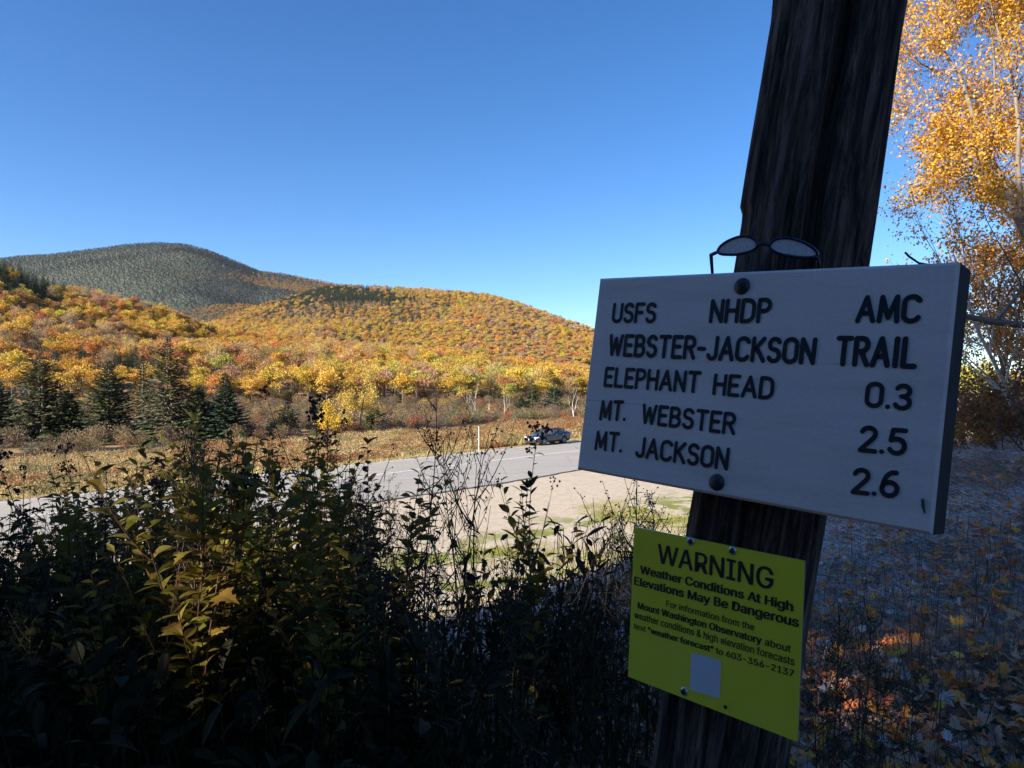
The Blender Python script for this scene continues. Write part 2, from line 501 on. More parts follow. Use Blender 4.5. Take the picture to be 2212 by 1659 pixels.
def conifer(rng, h=10., r=2.3, levels=26, nb=8, low=.1, ps=7, sw=.16):
    out = []
    lv = np.linspace(low, .985, levels)
    for t in lv:
        z = t * h; L = r * (1 - t) ** .8 * rng.uniform(.85, 1.1) + .12
        k = max(5, int(nb * (1 - t * .4)))
        a = rng.uniform(0, 6.28) + np.arange(k) * 6.283 / k + rng.uniform(-.3, .3, k)
        Lb = L * rng.uniform(.6, 1.2, k)
        slope = -.28 + .75 * t + rng.uniform(-.1, .1, k)
        for i in range(k):
            dd = np.array([math.cos(a[i]), math.sin(a[i]), slope[i]]); sd = np.array([-math.sin(a[i]), math.cos(a[i]), 0])
            m = max(5, int(ps * Lb[i] / r) + 5)
            q = rng.uniform(.1, 1, m)
            sg = np.where(np.arange(m) % 2 == 0, 1, -1)[:, None]
            P = np.array([0, 0, z]) + dd * (q * Lb[i])[:, None] + np.stack([0 * q, 0 * q, .12 * Lb[i] * q * q], 1)
            dir_ = dd + sd * sg * rng.uniform(.35, 1.0, (m, 1)) + np.array([0, 0, -.12])
            ln = (.28 + .3 * (1 - q)) * max(.45, min(1.1, Lb[i] * .8))
            out.append(kites(P, dir_, np.cross(dir_, [0, 0, 1.]) + rdir(m, rng) * .8, ln, sw * (1 + Lb[i] * .4) * rng.uniform(.7, 1.3, m)))
    P = np.array([[0, 0, h * .96]] * 3); out.append(kites(P, np.array([[.1, 0, 1], [-.1, .1, 1], [0, -.1, 1.]]), rdir(3, rng), .07 * h, .05 * h * .4))
    return merge(out)


def trunk_mesh(name, h, r, m, rng, lean=.3, branches=0, k=6):
    b = MB(); zs = np.linspace(-.3, h, 6)
    P = np.stack([lean * np.sin(zs * .4 + rng.uniform(0, 6)) * zs / h, lean * np.cos(zs * .5 + rng.uniform(0, 6)) * zs / h, zs], 1)
    b.tube(P, np.linspace(r, r * .3, 6), k)
    for _ in range(branches):
        t = rng.uniform(.3, .85); a = rng.uniform(0, 6.28); q = P[0] + (P[-1] - P[0]) * t
        L = h * rng.uniform(.25, .45)
        e = q + np.array([math.cos(a) * L * .7, math.sin(a) * L * .7, L * .7])
        b.tube(np.array([q, (q + e) / 2 + [0, 0, -.1 * L], e]), [r * .4, r * .25, r * .1], 4, False)
    return b.mesh(name, m, True)


def grow(p, d, L, r, depth, rng, segs, ends, kids=(3, 5), spread=.75, up=.12, wob=.12, ratio=.62):
    n = 5; P = [np.array(p, float)]; dd = np.array(d, float); dd /= np.linalg.norm(dd)
    for i in range(n):
        dd = dd + rng.normal(size=3) * wob + np.array([0, 0, up]) * .3; dd /= np.linalg.norm(dd)
        P.append(P[-1] + dd * L / n)
    P = np.array(P); rad = np.linspace(r, r * .45, n + 1)
    segs.append((P, rad, depth))
    if depth == 0:
        ends.append(P); return
    for _ in range(rng.integers(kids[0], kids[1] + 1)):
        t = rng.uniform(.25, 1.0); i = min(n - 1, int(t * n)); q = P[i] + (P[i + 1] - P[i]) * (t * n - i)
        v = rdir(1, rng)[0]; c = dd + v * spread * 1.3; c[2] += up
        grow(q, c, L * ratio * rng.uniform(.75, 1.2), rad[i] * .55, depth - 1, rng, segs, ends, kids, spread, up, wob, ratio)
    grow(P[-1], dd + rdir(1, rng)[0] * .2, L * ratio, rad[-1], depth - 1, rng, segs, ends, kids, spread, up, wob, ratio)


def limbs(name, segs, m, kk=(3, 3, 4, 5, 7, 8)):
    b = MB()
    for P, rad, dp in segs:
        b.tube(P, rad, kk[min(dp, 5)], False)
    return b.mesh(name, m, True)

# ------------------------------------------------------------------ scatter as one object (geometry nodes)
def scatter(name, protos, P, rz_, sc, tint, pick, **pr):
    P = np.asarray(P, np.float32); n = len(P)
    me = bpy.data.meshes.new(name); me.vertices.add(n); me.vertices.foreach_set('co', P.ravel())
    rot = np.zeros((n, 3), np.float32); 
    rz_ = np.asarray(rz_)
    if rz_.ndim == 2: rot[:] = rz_
    else: rot[:, 2] = rz_
    sc = np.asarray(sc, np.float32)
    if sc.ndim == 1: sc = np.repeat(sc[:, None], 3, 1)
    me.attributes.new('rot', 'FLOAT_VECTOR', 'POINT').data.foreach_set('vector', rot.ravel())
    me.attributes.new('scl', 'FLOAT_VECTOR', 'POINT').data.foreach_set('vector', sc.astype(np.float32).ravel())
    tc = np.ones((n, 4), np.float32); tc[:, :3] = tint
    me.attributes.new('tint', 'FLOAT_COLOR', 'POINT').data.foreach_set('color', tc.ravel())
    me.attributes.new('pick', 'INT', 'POINT').data.foreach_set('value', np.asarray(pick, np.int32))
    ng = bpy.data.node_groups.new(name, 'GeometryNodeTree')
    ng.interface.new_socket('Geometry', in_out='INPUT', socket_type='NodeSocketGeometry')
    ng.interface.new_socket('Geometry', in_out='OUTPUT', socket_type='NodeSocketGeometry')
    nn, L = ng.nodes, ng.links
    gi = nn.new('NodeGroupInput'); go = nn.new('NodeGroupOutput'); j = nn.new('GeometryNodeJoinGeometry')
    def attr(t, a):
        x = nn.new('GeometryNodeInputNamedAttribute'); x.data_type = t; x.inputs[0].default_value = a; return x.outputs[0]
    ra, sa, ia = attr('FLOAT_VECTOR', 'rot'), attr('FLOAT_VECTOR', 'scl'), attr('INT', 'pick')
    for k, pm_ in enumerate(protos):
        po = bpy.data.objects.new(name + '_source', pm_)
        oi = nn.new('GeometryNodeObjectInfo'); oi.inputs['Object'].default_value = po
        cp = nn.new('FunctionNodeCompare'); cp.data_type = 'INT'; cp.operation = 'EQUAL'
        L.new(ia, cp.inputs[2]); cp.inputs[3].default_value = k
        ip = nn.new('GeometryNodeInstanceOnPoints')
        L.new(gi.outputs[0], ip.inputs['Points']); L.new(cp.outputs[0], ip.inputs['Selection']); L.new(oi.outputs['Geometry'], ip.inputs['Instance'])
        L.new(ra, ip.inputs['Rotation']); L.new(sa, ip.inputs['Scale']); L.new(ip.outputs[0], j.inputs[0])
    L.new(j.outputs[0], go.inputs[0])
    o = ob(name, me, **pr); o['kind'] = 'stuff'
    o.modifiers.new('scatter', 'NODES').node_group = ng
    return o


def join(name, metas, smooth=False):
    """metas: list of (V, F(n,4)), material per piece"""
    Vs, Fs, mi, k = [], [], [], 0
    for i, ((V, Fc), m) in enumerate(metas):
        Vs.append(V); Fs.append(Fc + k); mi += [i] * len(Fc); k += len(V)
    return mesh(name, np.vstack(Vs), np.vstack(Fs), [m for _, m in metas], smooth, mi)


def tubeQ(P, r, k=4):
    b = MB(); b.tube(P, r, k, False); return np.vstack(b.v), np.array(b.f)

# ------------------------------------------------------------------ forest
rng = np.random.default_rng(5)
BROAD = []      # (crown mesh, trunk mesh)
for i in range(6):
    cr = mesh('crown', *crown(rng, 1700, rng.uniform(3.0, 3.9), rng.uniform(3.4, 4.6), rng.uniform(4.4, 5.4), rng.integers(18, 28), .34), M['crown'])
    BROAD.append((cr, trunk_mesh('trunk', 7, .17, M['bark'], rng, .4, 5)))
BARE = []
for i in range(3):
    V1 = bare_crown(rng, 900, rng.uniform(2.8, 3.5), rng.uniform(8.5, 10)); V2 = crown(rng, 420, 3.0, 3.4, 6.0, 12, .30)
    BARE.append((join('crown', [(V1, M['twig']), (V2, M['crown'])]), trunk_mesh('trunk', 8, .15, M['bark'], rng, .4, 7)))
CON = []
for i in range(4):
    CON.append((mesh('crown', *conifer(rng, 10, rng.uniform(1.7, 2.3), 26, 9, .06, 9, .22), M['needles']), trunk_mesh('trunk', 9.5, .15, M['bark_dark'], rng, .1)))
MID = [c for c, _ in BROAD] + [c for c, _ in BARE] + [c for c, _ in CON]
LOWC = [mesh('crown', *conifer(rng, 10, 2.4, 12, 7, .04, 2, .75), M['needles']) for _ in range(3)]
LOWB = [mesh('crown', *crown(rng, 260, 3.6, 4.0, 5.6, 12, .95), M['crown']) for _ in range(3)]

PAL = {
    'gold': (.55, .34, .06), 'yellow': (.56, .41, .065), 'lime': (.38, .39, .08), 'orange': (.57, .26, .065), 'rust': (.38, .20, .085),
    'pinkbrown': (.46, .30, .18), 'red': (.46, .13, .075), 'crimson': (.27, .03, .055), 'green': (.11, .17, .05), 'spruce': (.060, .088, .048),
    'tan': (.48, .33, .14)}


def jgrid(x0, x1, y0, y1, sp_, rng):
    L_ = max(x1 - x0, y1 - y0) * .75; cx, cy = (x0 + x1) / 2, (y0 + y1) / 2; g_ = np.arange(-L_, L_, sp_); a, b = np.meshgrid(g_, g_)
    xs = cx + a * .848 - b * .53; ys = cy + a * .53 + b * .848; k = (xs > x0) & (xs < x1) & (ys > y0) & (ys < y1); xs, ys = xs[k], ys[k]
    xs = xs.ravel() + rng.uniform(-.8, .8, xs.size) * sp_; ys = ys.ravel() + rng.uniform(-.8, .8, ys.size) * sp_
    return xs, ys


def px_of(X, Y, Z): return 1106 + F * X / Y, 829.5 - (Z - CZ) / Y * F

# near hillside (A)
X, Y = jgrid(-560, 560, 60, 640, 4.7, rng)
Z, I = height(X, Y, True)
keep = (I['D'] > I['Y0'] + 2) & (I['D'] < I['rA'] + 35) & (np.abs(I['az']) < .80)
X, Y, Z, D, f = X[keep], Y[keep], Z[keep], I['D'][keep], I['f'][keep]
PX, PY = px_of(X, Y, Z)
n = len(X)
a1 = nz(X, Y, .03, 41); a2 = nz(X, Y, .07, 42); r_ = rng.random(n)
names = np.full(n, 'gold', dtype=object)
sel = lambda c, nm: names.__setitem__(c, nm)
sel(r_ < .30, 'yellow'); sel(r_ < .12, 'orange'); sel((a1 > -.1) & (rng.random(n) < .42), 'pinkbrown'); sel((a1 > .2) & (rng.random(n) < .4), 'tan')
sel((a2 > .5) & (rng.random(n) < .45), 'orange'); sel(rng.random(n) < .035, 'red'); sel(rng.random(n) < .10, 'rust')
sel(rng.random(n) < .03, 'lime')
sel((PX > 850) & (f < .22) & (rng.random(n) < .34), 'lime'); sel((PX > 850) & (f < .25) & (rng.random(n) < .10), 'green'); sel((PX > 650) & (f < .3) & (rng.random(n) < .35), 'yellow')
sel(rng.random(n) < .05, 'spruce'); sel((nz(X, Y, .05, 44) > .6) & (rng.random(n) < .55), 'spruce')
sel((PX < 140) & (f > .70) & (nz(X, Y, .06, 45) > -.5) & (rng.random(n) < .85), 'spruce'); sel((f > .93) & (PX > 560) & (PX < 780) & (rng.random(n) < .4), 'spruce')
sel((f > .95) & (PX > 380) & (PX < 600) & (rng.random(n) < .55), 'spruce')
sel(np.hypot(PX - 484, (PY - 715)) < 9, 'crimson')
con = names == 'spruce'; bare = np.isin(names, ['pinkbrown', 'tan']) & (rng.random(n) < .8)
pick = np.where(con, rng.integers(9, 13, n), np.where(bare, rng.integers(6, 9, n), rng.integers(0, 6, n)))
scl = np.where(con, rng.uniform(.45, .85, n), rng.uniform(.58, .98, n))
tint = np.array([PAL[k] for k in names]); tint = np.where(con[:, None], tint, tint * .92 + .08 * np.array(PAL['gold']) * 1.08) * rng.uniform(.85, 1.18, (n, 1)) * (1 + rng.normal(size=(n, 3)) * .05)
rot = rng.uniform(0, 6.28, n)
vis = (PX > -40) & (PX < 1300)
order = np.argsort(np.where(vis, D, 1e9))
near = order[:300]; rest = order[300:]
LAB = {'gold': ('gold leaved maple among the trees of the lower hillside', 'gold maples on the hillside'),
       'yellow': ('bright yellow leaved tree among the trees of the lower hillside', 'yellow trees on the hillside'),
       'lime': ('yellow green leafy tree at the foot of the hillside', 'yellow green trees on the hillside'),
       'orange': ('orange leaved maple among the trees of the lower hillside', 'orange maples on the hillside'),
       'rust': ('rust brown leaved tree among the trees of the lower hillside', 'rust brown trees on the hillside'),
       'pinkbrown': ('half bare pinkish brown tree on the lower hillside', 'half bare trees on the hillside'),
       'tan': ('thin tan leaved tree with bare twigs on the lower hillside', 'thin tan trees on the hillside'),
       'red': ('red leaved maple among gold trees of the lower hillside', 'red maples on the hillside'),
       'crimson': ('crimson leaved maple standing out on the hillside', 'crimson maples on the hillside'),
       'green': ('still green leafy tree at the foot of the hillside', 'green trees on the hillside'),
       'spruce': ('dark spruce standing among autumn trees on the hillside', 'spruces on the hillside')}
MARKS = [(-10, 'at the left end of the hillside'), (86, 'above the broad grey spruce'), (165, 'between the grey and the pointed spruce'), (236, 'above the pointed spruce'), (300, 'above the slim spruce'), (362, 'above the tallest spruce'), (425, 'between the tallest and the dark green spruce'),
         (487, 'above the dark green spruce'), (560, 'above the brown thicket'), (640, 'above the tall meadowsweet spike'), (722, 'above the bright birch bush'), (790, 'above the thin crowned birch'), (860, 'just beyond the thin crowned birch'), (930, 'above the feathery goldenrod'), (1000, 'between goldenrod and marker post'), (1050, 'above the white marker post'), (1110, 'above the white snags'), (1175, 'above the parked car'), (1250, 'beside the trail sign edge')]


def place(px): return min(MARKS, key=lambda m_: abs(m_[0] - px))[1]


BASE_ = {'gold': 'gold maple', 'yellow': 'bright yellow tree', 'lime': 'yellow green tree', 'orange': 'orange maple', 'rust': 'rust brown tree', 'pinkbrown': 'half bare pinkish tree', 'tan': 'thin tan tree', 'red': 'red maple', 'crimson': 'crimson maple', 'green': 'still green tree', 'spruce': 'dark hillside spruce'}
for i in near:
    k = names[i]; j = int(pick[i]); src = (BROAD + BARE + CON)[j]
    nm = 'spruce_tree' if k == 'spruce' else 'bare_tree' if 6 <= j < 9 else 'maple_tree'
    lab, grp = LAB[k]
    if 6 <= j < 9 and k not in ('pinkbrown', 'tan'): lab, grp = LAB['tan']
    kk_ = 'tan' if (6 <= j < 9 and k not in ('pinkbrown', 'tan')) else k
    rank = ', forest foot' if f[i] < .045 else ', second rank' if f[i] < .09 else ', third rank' if f[i] < .14 else ', higher up the slope'
    lab = ('small ' if scl[i] < .68 else 'large ' if scl[i] > .88 else '') + BASE_[kk_] + ' ' + place(PX[i]) + rank
    t = thing(nm, lab, 'tree', (X[i], Y[i], Z[i]), rot[i], float(scl[i]), grp)
    c = ob('crown', src[0], t); c['tint'] = [float(v) for v in tint[i]]
    ob('trunk', src[1], t)
scatter('forest', MID, np.stack([X, Y, Z], 1)[rest], rot[rest], scl[rest], tint[rest], pick[rest], label='autumn forest of gold, orange and red trees covering the near hillside', category='forest')

# hill C
X, Y = jgrid(-900, 900, 420, 1560, 5.4, rng)
Z, I = height(X, Y, True)
keep = (I['hC'] >= Z - .6) & (I['D'] > I['d0']) & (I['D'] < I['rC'] + 25) & (np.abs(I['az']) < .78)
X, Y, Z, D, g = X[keep], Y[keep], Z[keep], I['D'][keep], I['g'][keep]
PX, PY = px_of(X, Y, Z); n = len(X)
names = np.full(n, 'gold', dtype=object); r_ = rng.random(n); a1 = nz(X, Y, .02, 51); a2 = nz(X, Y, .012, 52)
names[r_ < .4] = 'yellow'; names[(r_ > .82)] = 'tan'; names[(a1 > 0) & (rng.random(n) < .45)] = 'pinkbrown'; names[rng.random(n) < .13] = 'orange'; names[rng.random(n) < .02] = 'red'; names[rng.random(n) < .04] = 'lime'
# spruce belt running down the left shoulder of the hill
bandc = np.exp(-((PY - (640 + (PX - 700) * .10)) / 42) ** 2) * (PX < 1010) * (1 - sm(PX, 820, 1010)) * 1.1 + np.exp(-((PX - (1010 - (PY - 640) * 2.2)) / 60) ** 2) * (PY < 760) * .45
names[(rng.random(n) < bandc * .9)] = 'spruce'; names[(PX < 800) & (PY < 700) & (rng.random(n) < .6)] = 'spruce'
names[(a2 > .75) & (rng.random(n) < .35)] = 'spruce'; names[(rng.random(n) < .03)] = 'spruce'; names[(g > .96) & (PX > 950) & (rng.random(n) < .30)] = 'spruce'
con = names == 'spruce'
pick = np.where(con, rng.integers(3, 6, n), rng.integers(0, 3, n))
tint = np.array([PAL[k] for k in names]); tint = np.where(con[:, None], tint, tint * .88 + .12 * np.array(PAL['gold']) * 1.08) * rng.uniform(.82, 1.18, (n, 1)) * (1 + rng.normal(size=(n, 3)) * .05)
scatter('forest', LOWB + LOWC, np.stack([X, Y, Z], 1), rng.uniform(0, 6.28, n), np.where(con, rng.uniform(.5, .95, n), rng.uniform(.62, 1.0, n)), tint, pick, label='yellow and orange forest on the rounded hill behind', category='forest')

# mountain B
X, Y = jgrid(-2700, 700, 1250, 2660, 6.4, rng)
Z, I = height(X, Y, True)
keep = (I['hB'] >= Z - .6) & (I['D'] < DB + 25) & (I['az'] > -.78) & (I['az'] < .25)
X, Y, Z, D, b_ = X[keep], Y[keep], Z[keep], I['D'][keep], I['b'][keep]
PX, PY = px_of(X, Y, Z); n = len(X)
pdec = .8 * sm(PY, 582, 650) * sm(PX, 340, 520) * (nz(X, Y, .008, 61) > -.35) + .004
dec = rng.random(n) < pdec
bald = (nz(X, Y, .012, 62) > .95) & (b_ > .6) & (rng.random(n) < .7)
tint = np.where(dec[:, None], np.array(PAL['gold']) * .8, np.array((.046, .074, .044))) * rng.uniform(.8, 1.2, (n, 1)) * (1 + .18 * nz(X, Y, .010, 63))[:, None]
tint[dec & (rng.random(n) < .4)] *= np.array([1.0, .75, 1.4])
grey = (~dec) & (rng.random(n) < .08); tint[grey] = np.array((.105, .105, .085))
kp = ~bald
scatter('forest', LOWB + LOWC, np.stack([X, Y, Z], 1)[kp], rng.uniform(0, 6.28, n)[kp], np.stack([np.where(dec, .95, 1.0), np.where(dec, .95, 1.0), np.where(dec, .9, rng.uniform(.30, .70, n))], 1)[kp] * rng.uniform(.6, 1.0, n)[kp][:, None], tint[kp], np.where(dec, rng.integers(0, 3, n), rng.integers(3, 6, n))[kp], label='dark spruce forest covering the distant mountain', category='forest')

# understory shrubs that close the forest edge and cover its floor
SHRUBM = []
for i in range(3):
    n_ = 420; a = rng.uniform(0, 6.28, n_); e = rng.uniform(.35, 1.45, n_); d = np.stack([np.cos(a) * np.cos(e), np.sin(a) * np.cos(e), np.sin(e)], 1)
    P = d * rng.uniform(.05, .75, (n_, 1)) * np.array([1.1, 1.1, 1.7])
    V1 = kites(P, d + rdir(n_, rng) * .35 + [0, 0, .5], rdir(n_, rng), rng.uniform(.3, .8, n_), .02)
    n2 = 420; q = rdir(n2, rng) * np.array([1.1, 1.1, .85]) * rng.uniform(.5, 1.05, (n2, 1)) + [0, 0, 1.05]
    V2 = kites(q, rdir(n2, rng), rdir(n2, rng), .15, .1)
    SHRUBM.append(join('shrub_body', [(V1, M['twig']), (V2, M['crown'])]))
X, Y = jgrid(-330, 330, 60, 330, 3.4, rng)
Z, I = height(X, Y, True)
keep = (I['p'] > 73) & (np.abs(I['az']) < .80) & (I['D'] < 300) & (rng.random(len(X)) < np.where(I['D'] < I['Y0'] + 20, 1, .5))
X, Y, Z, I_ = X[keep], Y[keep], Z[keep], {k: v[keep] for k, v in I.items()}
n = len(X); edgeb = I_['D'] < I_['Y0'] + 3
cols = np.array([(.19, .14, .085), (.23, .165, .085), (.16, .12, .075), (.25, .12, .06), (.17, .165, .07), (.34, .23, .06)])
tint = cols[rng.choice(6, n, p=[.3, .25, .2, .1, .08, .07])] * rng.uniform(.7, 1.25, (n, 1))
scatter('undergrowth', SHRUBM, np.stack([X, Y, Z], 1), rng.uniform(0, 6.28, n), rng.uniform(.65, 1.25, n), tint, rng.integers(0, 3, n), label='brown leafless undergrowth below the forest edge', category='undergrowth')

# ------------------------------------------------------------------ railway beyond the meadow
rail_root = thing('railway_track', 'dark steel railway track crossing the tan meadow before the spruces', 'railway', (0, 0, 0))
for off in (-.72, .72):
    b = MB(); ss = np.arange(-20, 140, 4.0); x, y = sp(ss, 69.3 + off); z = np.array([hz(a_, b_) for a_, b_ in zip(*sp(ss, 69.3))]) + .36
    for i in range(len(ss) - 1):
        P = np.array([(x[i], y[i], z[i]), (x[i + 1], y[i + 1], z[i + 1])]); b.tube(P, [.085, .085], 4, False)
    ob('rail', b.mesh('rail', vmat('rusty_steel', [(.3, (.05, .03, .022)), (.7, (.10, .06, .045))], 9, .6)), rail_root)
b = MB()
ang = math.radians(45)
for s_ in np.arange(-20, 140, .6):
    x, y = sp(s_, 69.3); b.box((x, y, hz(x, y) + .10), (.12, 1.25, .08), [[math.cos(ang), -math.sin(ang), 0], [math.sin(ang), math.cos(ang), 0], [0, 0, 1]])
o = ob('sleeper', b.mesh('sleeper', vmat('sleeper_wood', [(.3, (.05, .04, .03)), (.7, (.12, .10, .08))], 5, .9)), rail_root, kind='stuff')
b = MB(); ss = np.arange(-24, 144, 3.0); V = []
for s_ in ss:
    for p_, dz in ((67.0, -.3), (68.2, .06), (70.4, .06), (71.8, -.3)):
        x, y = sp(s_, p_); x0, y0 = sp(s_, 69.3); V.append((x, y, hz(x0, y0) + dz))
Fq = [(4 * i + j, 4 * i + j + 1, 4 * i + 5 + j, 4 * i + 4 + j) for i in range(len(ss) - 1) for j in range(3)]
b.add(V, [q[::-1] for q in Fq])
ob('ballast', b.mesh('ballast', vmat('ballast_stone', [(.3, (.14, .12, .10)), (.7, (.30, .27, .24))], 14, .95)), rail_root, kind='stuff')

# ------------------------------------------------------------------ meadow grasses and brush beyond the road
def tuft(rng, n=26, h=.6, w=.02, sp_=.25, lean=.35):
    P = np.zeros((n, 3)); P[:, :2] = rng.normal(size=(n, 2)) * sp_ * .5
    d = np.stack([rng.normal(size=n) * lean, rng.normal(size=n) * lean, np.ones(n)], 1)
    return kites(P, d, rdir(n, rng), h * rng.uniform(.5, 1.2, n), w)
TUFT = [mesh('tuft', *tuft(rng, 34, .75, .035, .5), M['grass']) for _ in range(3)]
BRUSH = []
for _ in range(3):
    n_ = 130; P = np.stack([rng.normal(size=n_) * .3, rng.normal(size=n_) * .3, rng.uniform(.05, .75, n_)], 1)
    BRUSH.append(mesh('brush', *merge([tuft(rng, 30, .85, .022, .5, .5), kites(P, rdir(n_, rng), rdir(n_, rng), .13, .07)]), M['grass']))
n = 26000
s_ = rng.uniform(-28, 150, n); p_ = 44.6 + rng.random(n) * 23.2
X, Y = sp(s_, p_); azz = np.arctan2(X, Y); k = (np.abs(azz) < .72) & (Y > 10) & ~((p_ < 46.4) & (s_ > 41) & (s_ < 53))
X, Y, s_, p_ = X[k], Y[k], s_[k], p_[k]; n = len(X)
a1 = nz(X, Y, .22, 71); a2 = nz(X, Y, .6, 72)
tan_ = np.array((.46, .34, .16)); rust = np.array((.34, .175, .075)); olive = np.array((.25, .21, .09)); straw = np.array((.52, .43, .20)); brown = np.array((.24, .15, .085))
tint = np.where((a1 > .1)[:, None], rust, tan_); tint = np.where(((a2 > .35) & (a1 < .4))[:, None], olive, tint); tint = np.where((rng.random(n) < .25)[:, None], tan_, tint)
deep = sm(p_, 46.5, 50); red = (rng.random(n) < deep * .45 * (X > -12)); tint = np.where(red[:, None], rust * .9, tint)
tint = np.where((p_ < 46.3 + .5 * a2)[:, None], straw, tint); tint = tint * rng.uniform(.75, 1.2, (n, 1))
bsh = (rng.random(n) < .55) & (p_ > 47)
hgt = np.where(p_ < 46.2, .28, np.where(p_ < 47.5, .6, .85 + .3 * a1)) * rng.uniform(.7, 1.2, n) * (1 + .5 * sm(X / Y, -.12, 0) * (p_ < 56))
scatter('meadow_grass', TUFT + BRUSH, np.stack([X, Y, height(X, Y) - .03], 1), rng.uniform(0, 6.28, n), np.stack([1 + 0 * hgt, 1 + 0 * hgt, hgt], 1), tint, np.where(bsh, rng.integers(3, 6, n), rng.integers(0, 3, n)), label='tan and rust coloured dry meadow grass beyond the road', category='grass')

# shrubs between the railway and the trees, each its own
n = 0; cnt = 0
for s_ in np.arange(-8, 120, 1.9):
    for p_ in (72.6, 75.2, 78.4):
        x, y = sp(s_ + rng.uniform(-1, 1), p_ + rng.uniform(-1, 1))
        if abs(math.atan2(x, y)) > .66 or y < 5 or x > .2 * y: continue
        if x < -.30 * y and rng.random() < .45: continue
        k = int(rng.integers(0, 3)); c = rng.random()
        sc_ = float(rng.uniform(.8, 1.45)) * (.85 if x > -.1 * y else .62 if x < -.30 * y else .75)
        t = thing('shrub', 'rust leaved shrub in the brown thicket beyond the railway' if c < .16 else 'olive leaved shrub in the brown thicket beyond the railway' if c < .3 else 'grey brown leafless shrub in the thicket beyond the railway', 'shrub', (x, y, hz(x, y) - .1), float(rng.uniform(0, 6)), sc_, 'rust shrubs beyond the railway' if c < .16 else 'olive shrubs beyond the railway' if c < .3 else 'bare shrubs beyond the railway', SHRUBM[k])
        t['label'] = ('rust leaved shrub' if c < .16 else 'olive leaved shrub' if c < .3 else 'grey brown bare shrub') + ' in the ' + {72.6: 'front', 75.2: 'middle', 78.4: 'back'}[p_] + ' row ' + place(1106 + F * x / y).replace('above', 'below')
        tt_ = (.27, .13, .06) if c < .16 else (.16, .16, .065) if c < .3 else (.19, .145, .09)
        t['tint'] = [v * float(rng.uniform(.75, 1.2)) for v in tt_]

# the tall spruces in front of the hillside
SPR = [(-6, 826, 955, 50, 'dark blue green spruce cut by the edge at the far end of the row'), (86, 764, 950, 66, 'broad grey green spruce with dead lower twigs, first complete one of the row'),
       (236, 781, 945, 58, 'pointed green spruce between the grey spruce and the tallest one'), (362, 733, 962, 66, 'tallest spruce of the row beyond the railway track'),
       (487, 807, 946, 42, 'dark green spruce just right of the tallest one'), (150, 850, 950, 40, 'low dark spruce tucked beside the grey green spruce'),
       (430, 838, 955, 46, 'small drooping spruce leaning on the tallest spruce'), (1197, 824, 900, 26, 'narrow blue green spruce standing above the parked car'),
       (812, 884, 940, 34, 'low bushy dark fir under the yellow birch'), (1126, 860, 900, 24, 'small round dark spruce near the bare white snags'), (1238, 850, 900, 16, 'small blue spruce beside the trail sign edge'),
       (620, 868, 915, 28, 'pale green young spruce among the shrubs'), (700, 860, 915, 24, 'grey green young spruce beside the yellow birch'), (308, 770, 940, 26, 'slim spruce behind the pointed spruce'), (20, 870, 955, 40, 'low bushy spruce at the end of the row'),
       (1150, 818, 895, 22, 'slim olive spruce among the yellow green trees')]
for px, pt, pb, hw, lab in SPR:
    az_ = math.atan((px - 1106) / F)
    D = 79 if px < 500 else 84 if px < 650 else 92 if px < 900 else 118
    if px > 1100: D = 122
    P = at(px, pb, D); g0 = hz(P[0], P[1]); top = at(px, pt, D)[2]; h = top - g0
    r = hw / F * D * 1.22
    t = thing('spruce_tree', lab, 'tree', (P[0], P[1], g0))
    big = hw > 38
    # dead grey twigs low on the sunny side of the older trees
    c = ob('crown', mesh('crown', *conifer(rng, h, r, 46 if big else 28, 14 if big else 11, .05, 24 if big else 11, .13 if big else .15), M['needles']), t)
    c['tint'] = (.10, .115, .055) if px in (86, 362, 430) else (.05, .09, .055) if px in (487, 1197, -6) else (.075, .095, .045)
    ob('trunk', trunk_mesh('trunk', h * .93, .17, M['bark'], rng, .05, 0), t)
    if px in (86, 362):
        n_ = 700; zz = rng.uniform(.08, .62, n_) * h; a_ = rng.uniform(2.6, 5.4, n_)
        q = rng.uniform(.2, .95, n_) * r * (1 - zz / h) ** .8
        P_ = np.stack([np.cos(a_) * q, np.sin(a_) * q, zz], 1)
        c = ob('dead_twigs', mesh('dead_twigs', *kites(P_, np.stack([np.cos(a_), np.sin(a_), -.25 + 0 * a_], 1) + rdir(n_, rng) * .35, rdir(n_, rng), rng.uniform(.3, .9, n_), .035), M['twig']), t)
        c['tint'] = (.40, .36, .28)

# sparse yellow birch beyond the railway
def leafy_tree(name, label, base, h, rng, seed, leafcol, leafn, ls, barkm, spread=.7, lean=(0, 0, 1), r0=.16, depth=3, ratio=.62, up=.15, kids=(3, 4), leafmatr='crown', group=None):
    rg = np.random.default_rng(seed); segs, ends = [], []
    grow((0, 0, -.1), lean, h * .42, r0, depth, rg, segs, ends, kids, spread, up, .1, ratio)
    t = thing(name, label, 'tree', base, group=group)
    ob('trunk', limbs('trunk', [s_ for s_ in segs if s_[2] == depth], barkm), t)
    ob('branches', limbs('branches', [s_ for s_ in segs if s_[2] < depth], barkm), t)
    if leafn:
        E_ = np.vstack(ends); i = rg.integers(0, len(E_), leafn); P = E_[i] + rg.normal(size=(leafn, 3)) * ls * 1.6
        c = ob('crown', mesh('crown', *kites(P, rdir(leafn, rg) + [0, 0, -.4], rdir(leafn, rg), ls * rg.uniform(.7, 1.3, leafn), ls * .65, .1), M[leafmatr]), t); c['tint'] = leafcol
    return t
P = at(775, 940, 86); leafy_tree('birch_tree', 'thin crowned yellow birch with visible grey branches beyond the railway', (P[0], P[1], hz(P[0], P[1])), 9.5, rng, 3, (.60, .43, .09), 5200, .16, M['bark'], .95, (.05, 0, 1), .16)
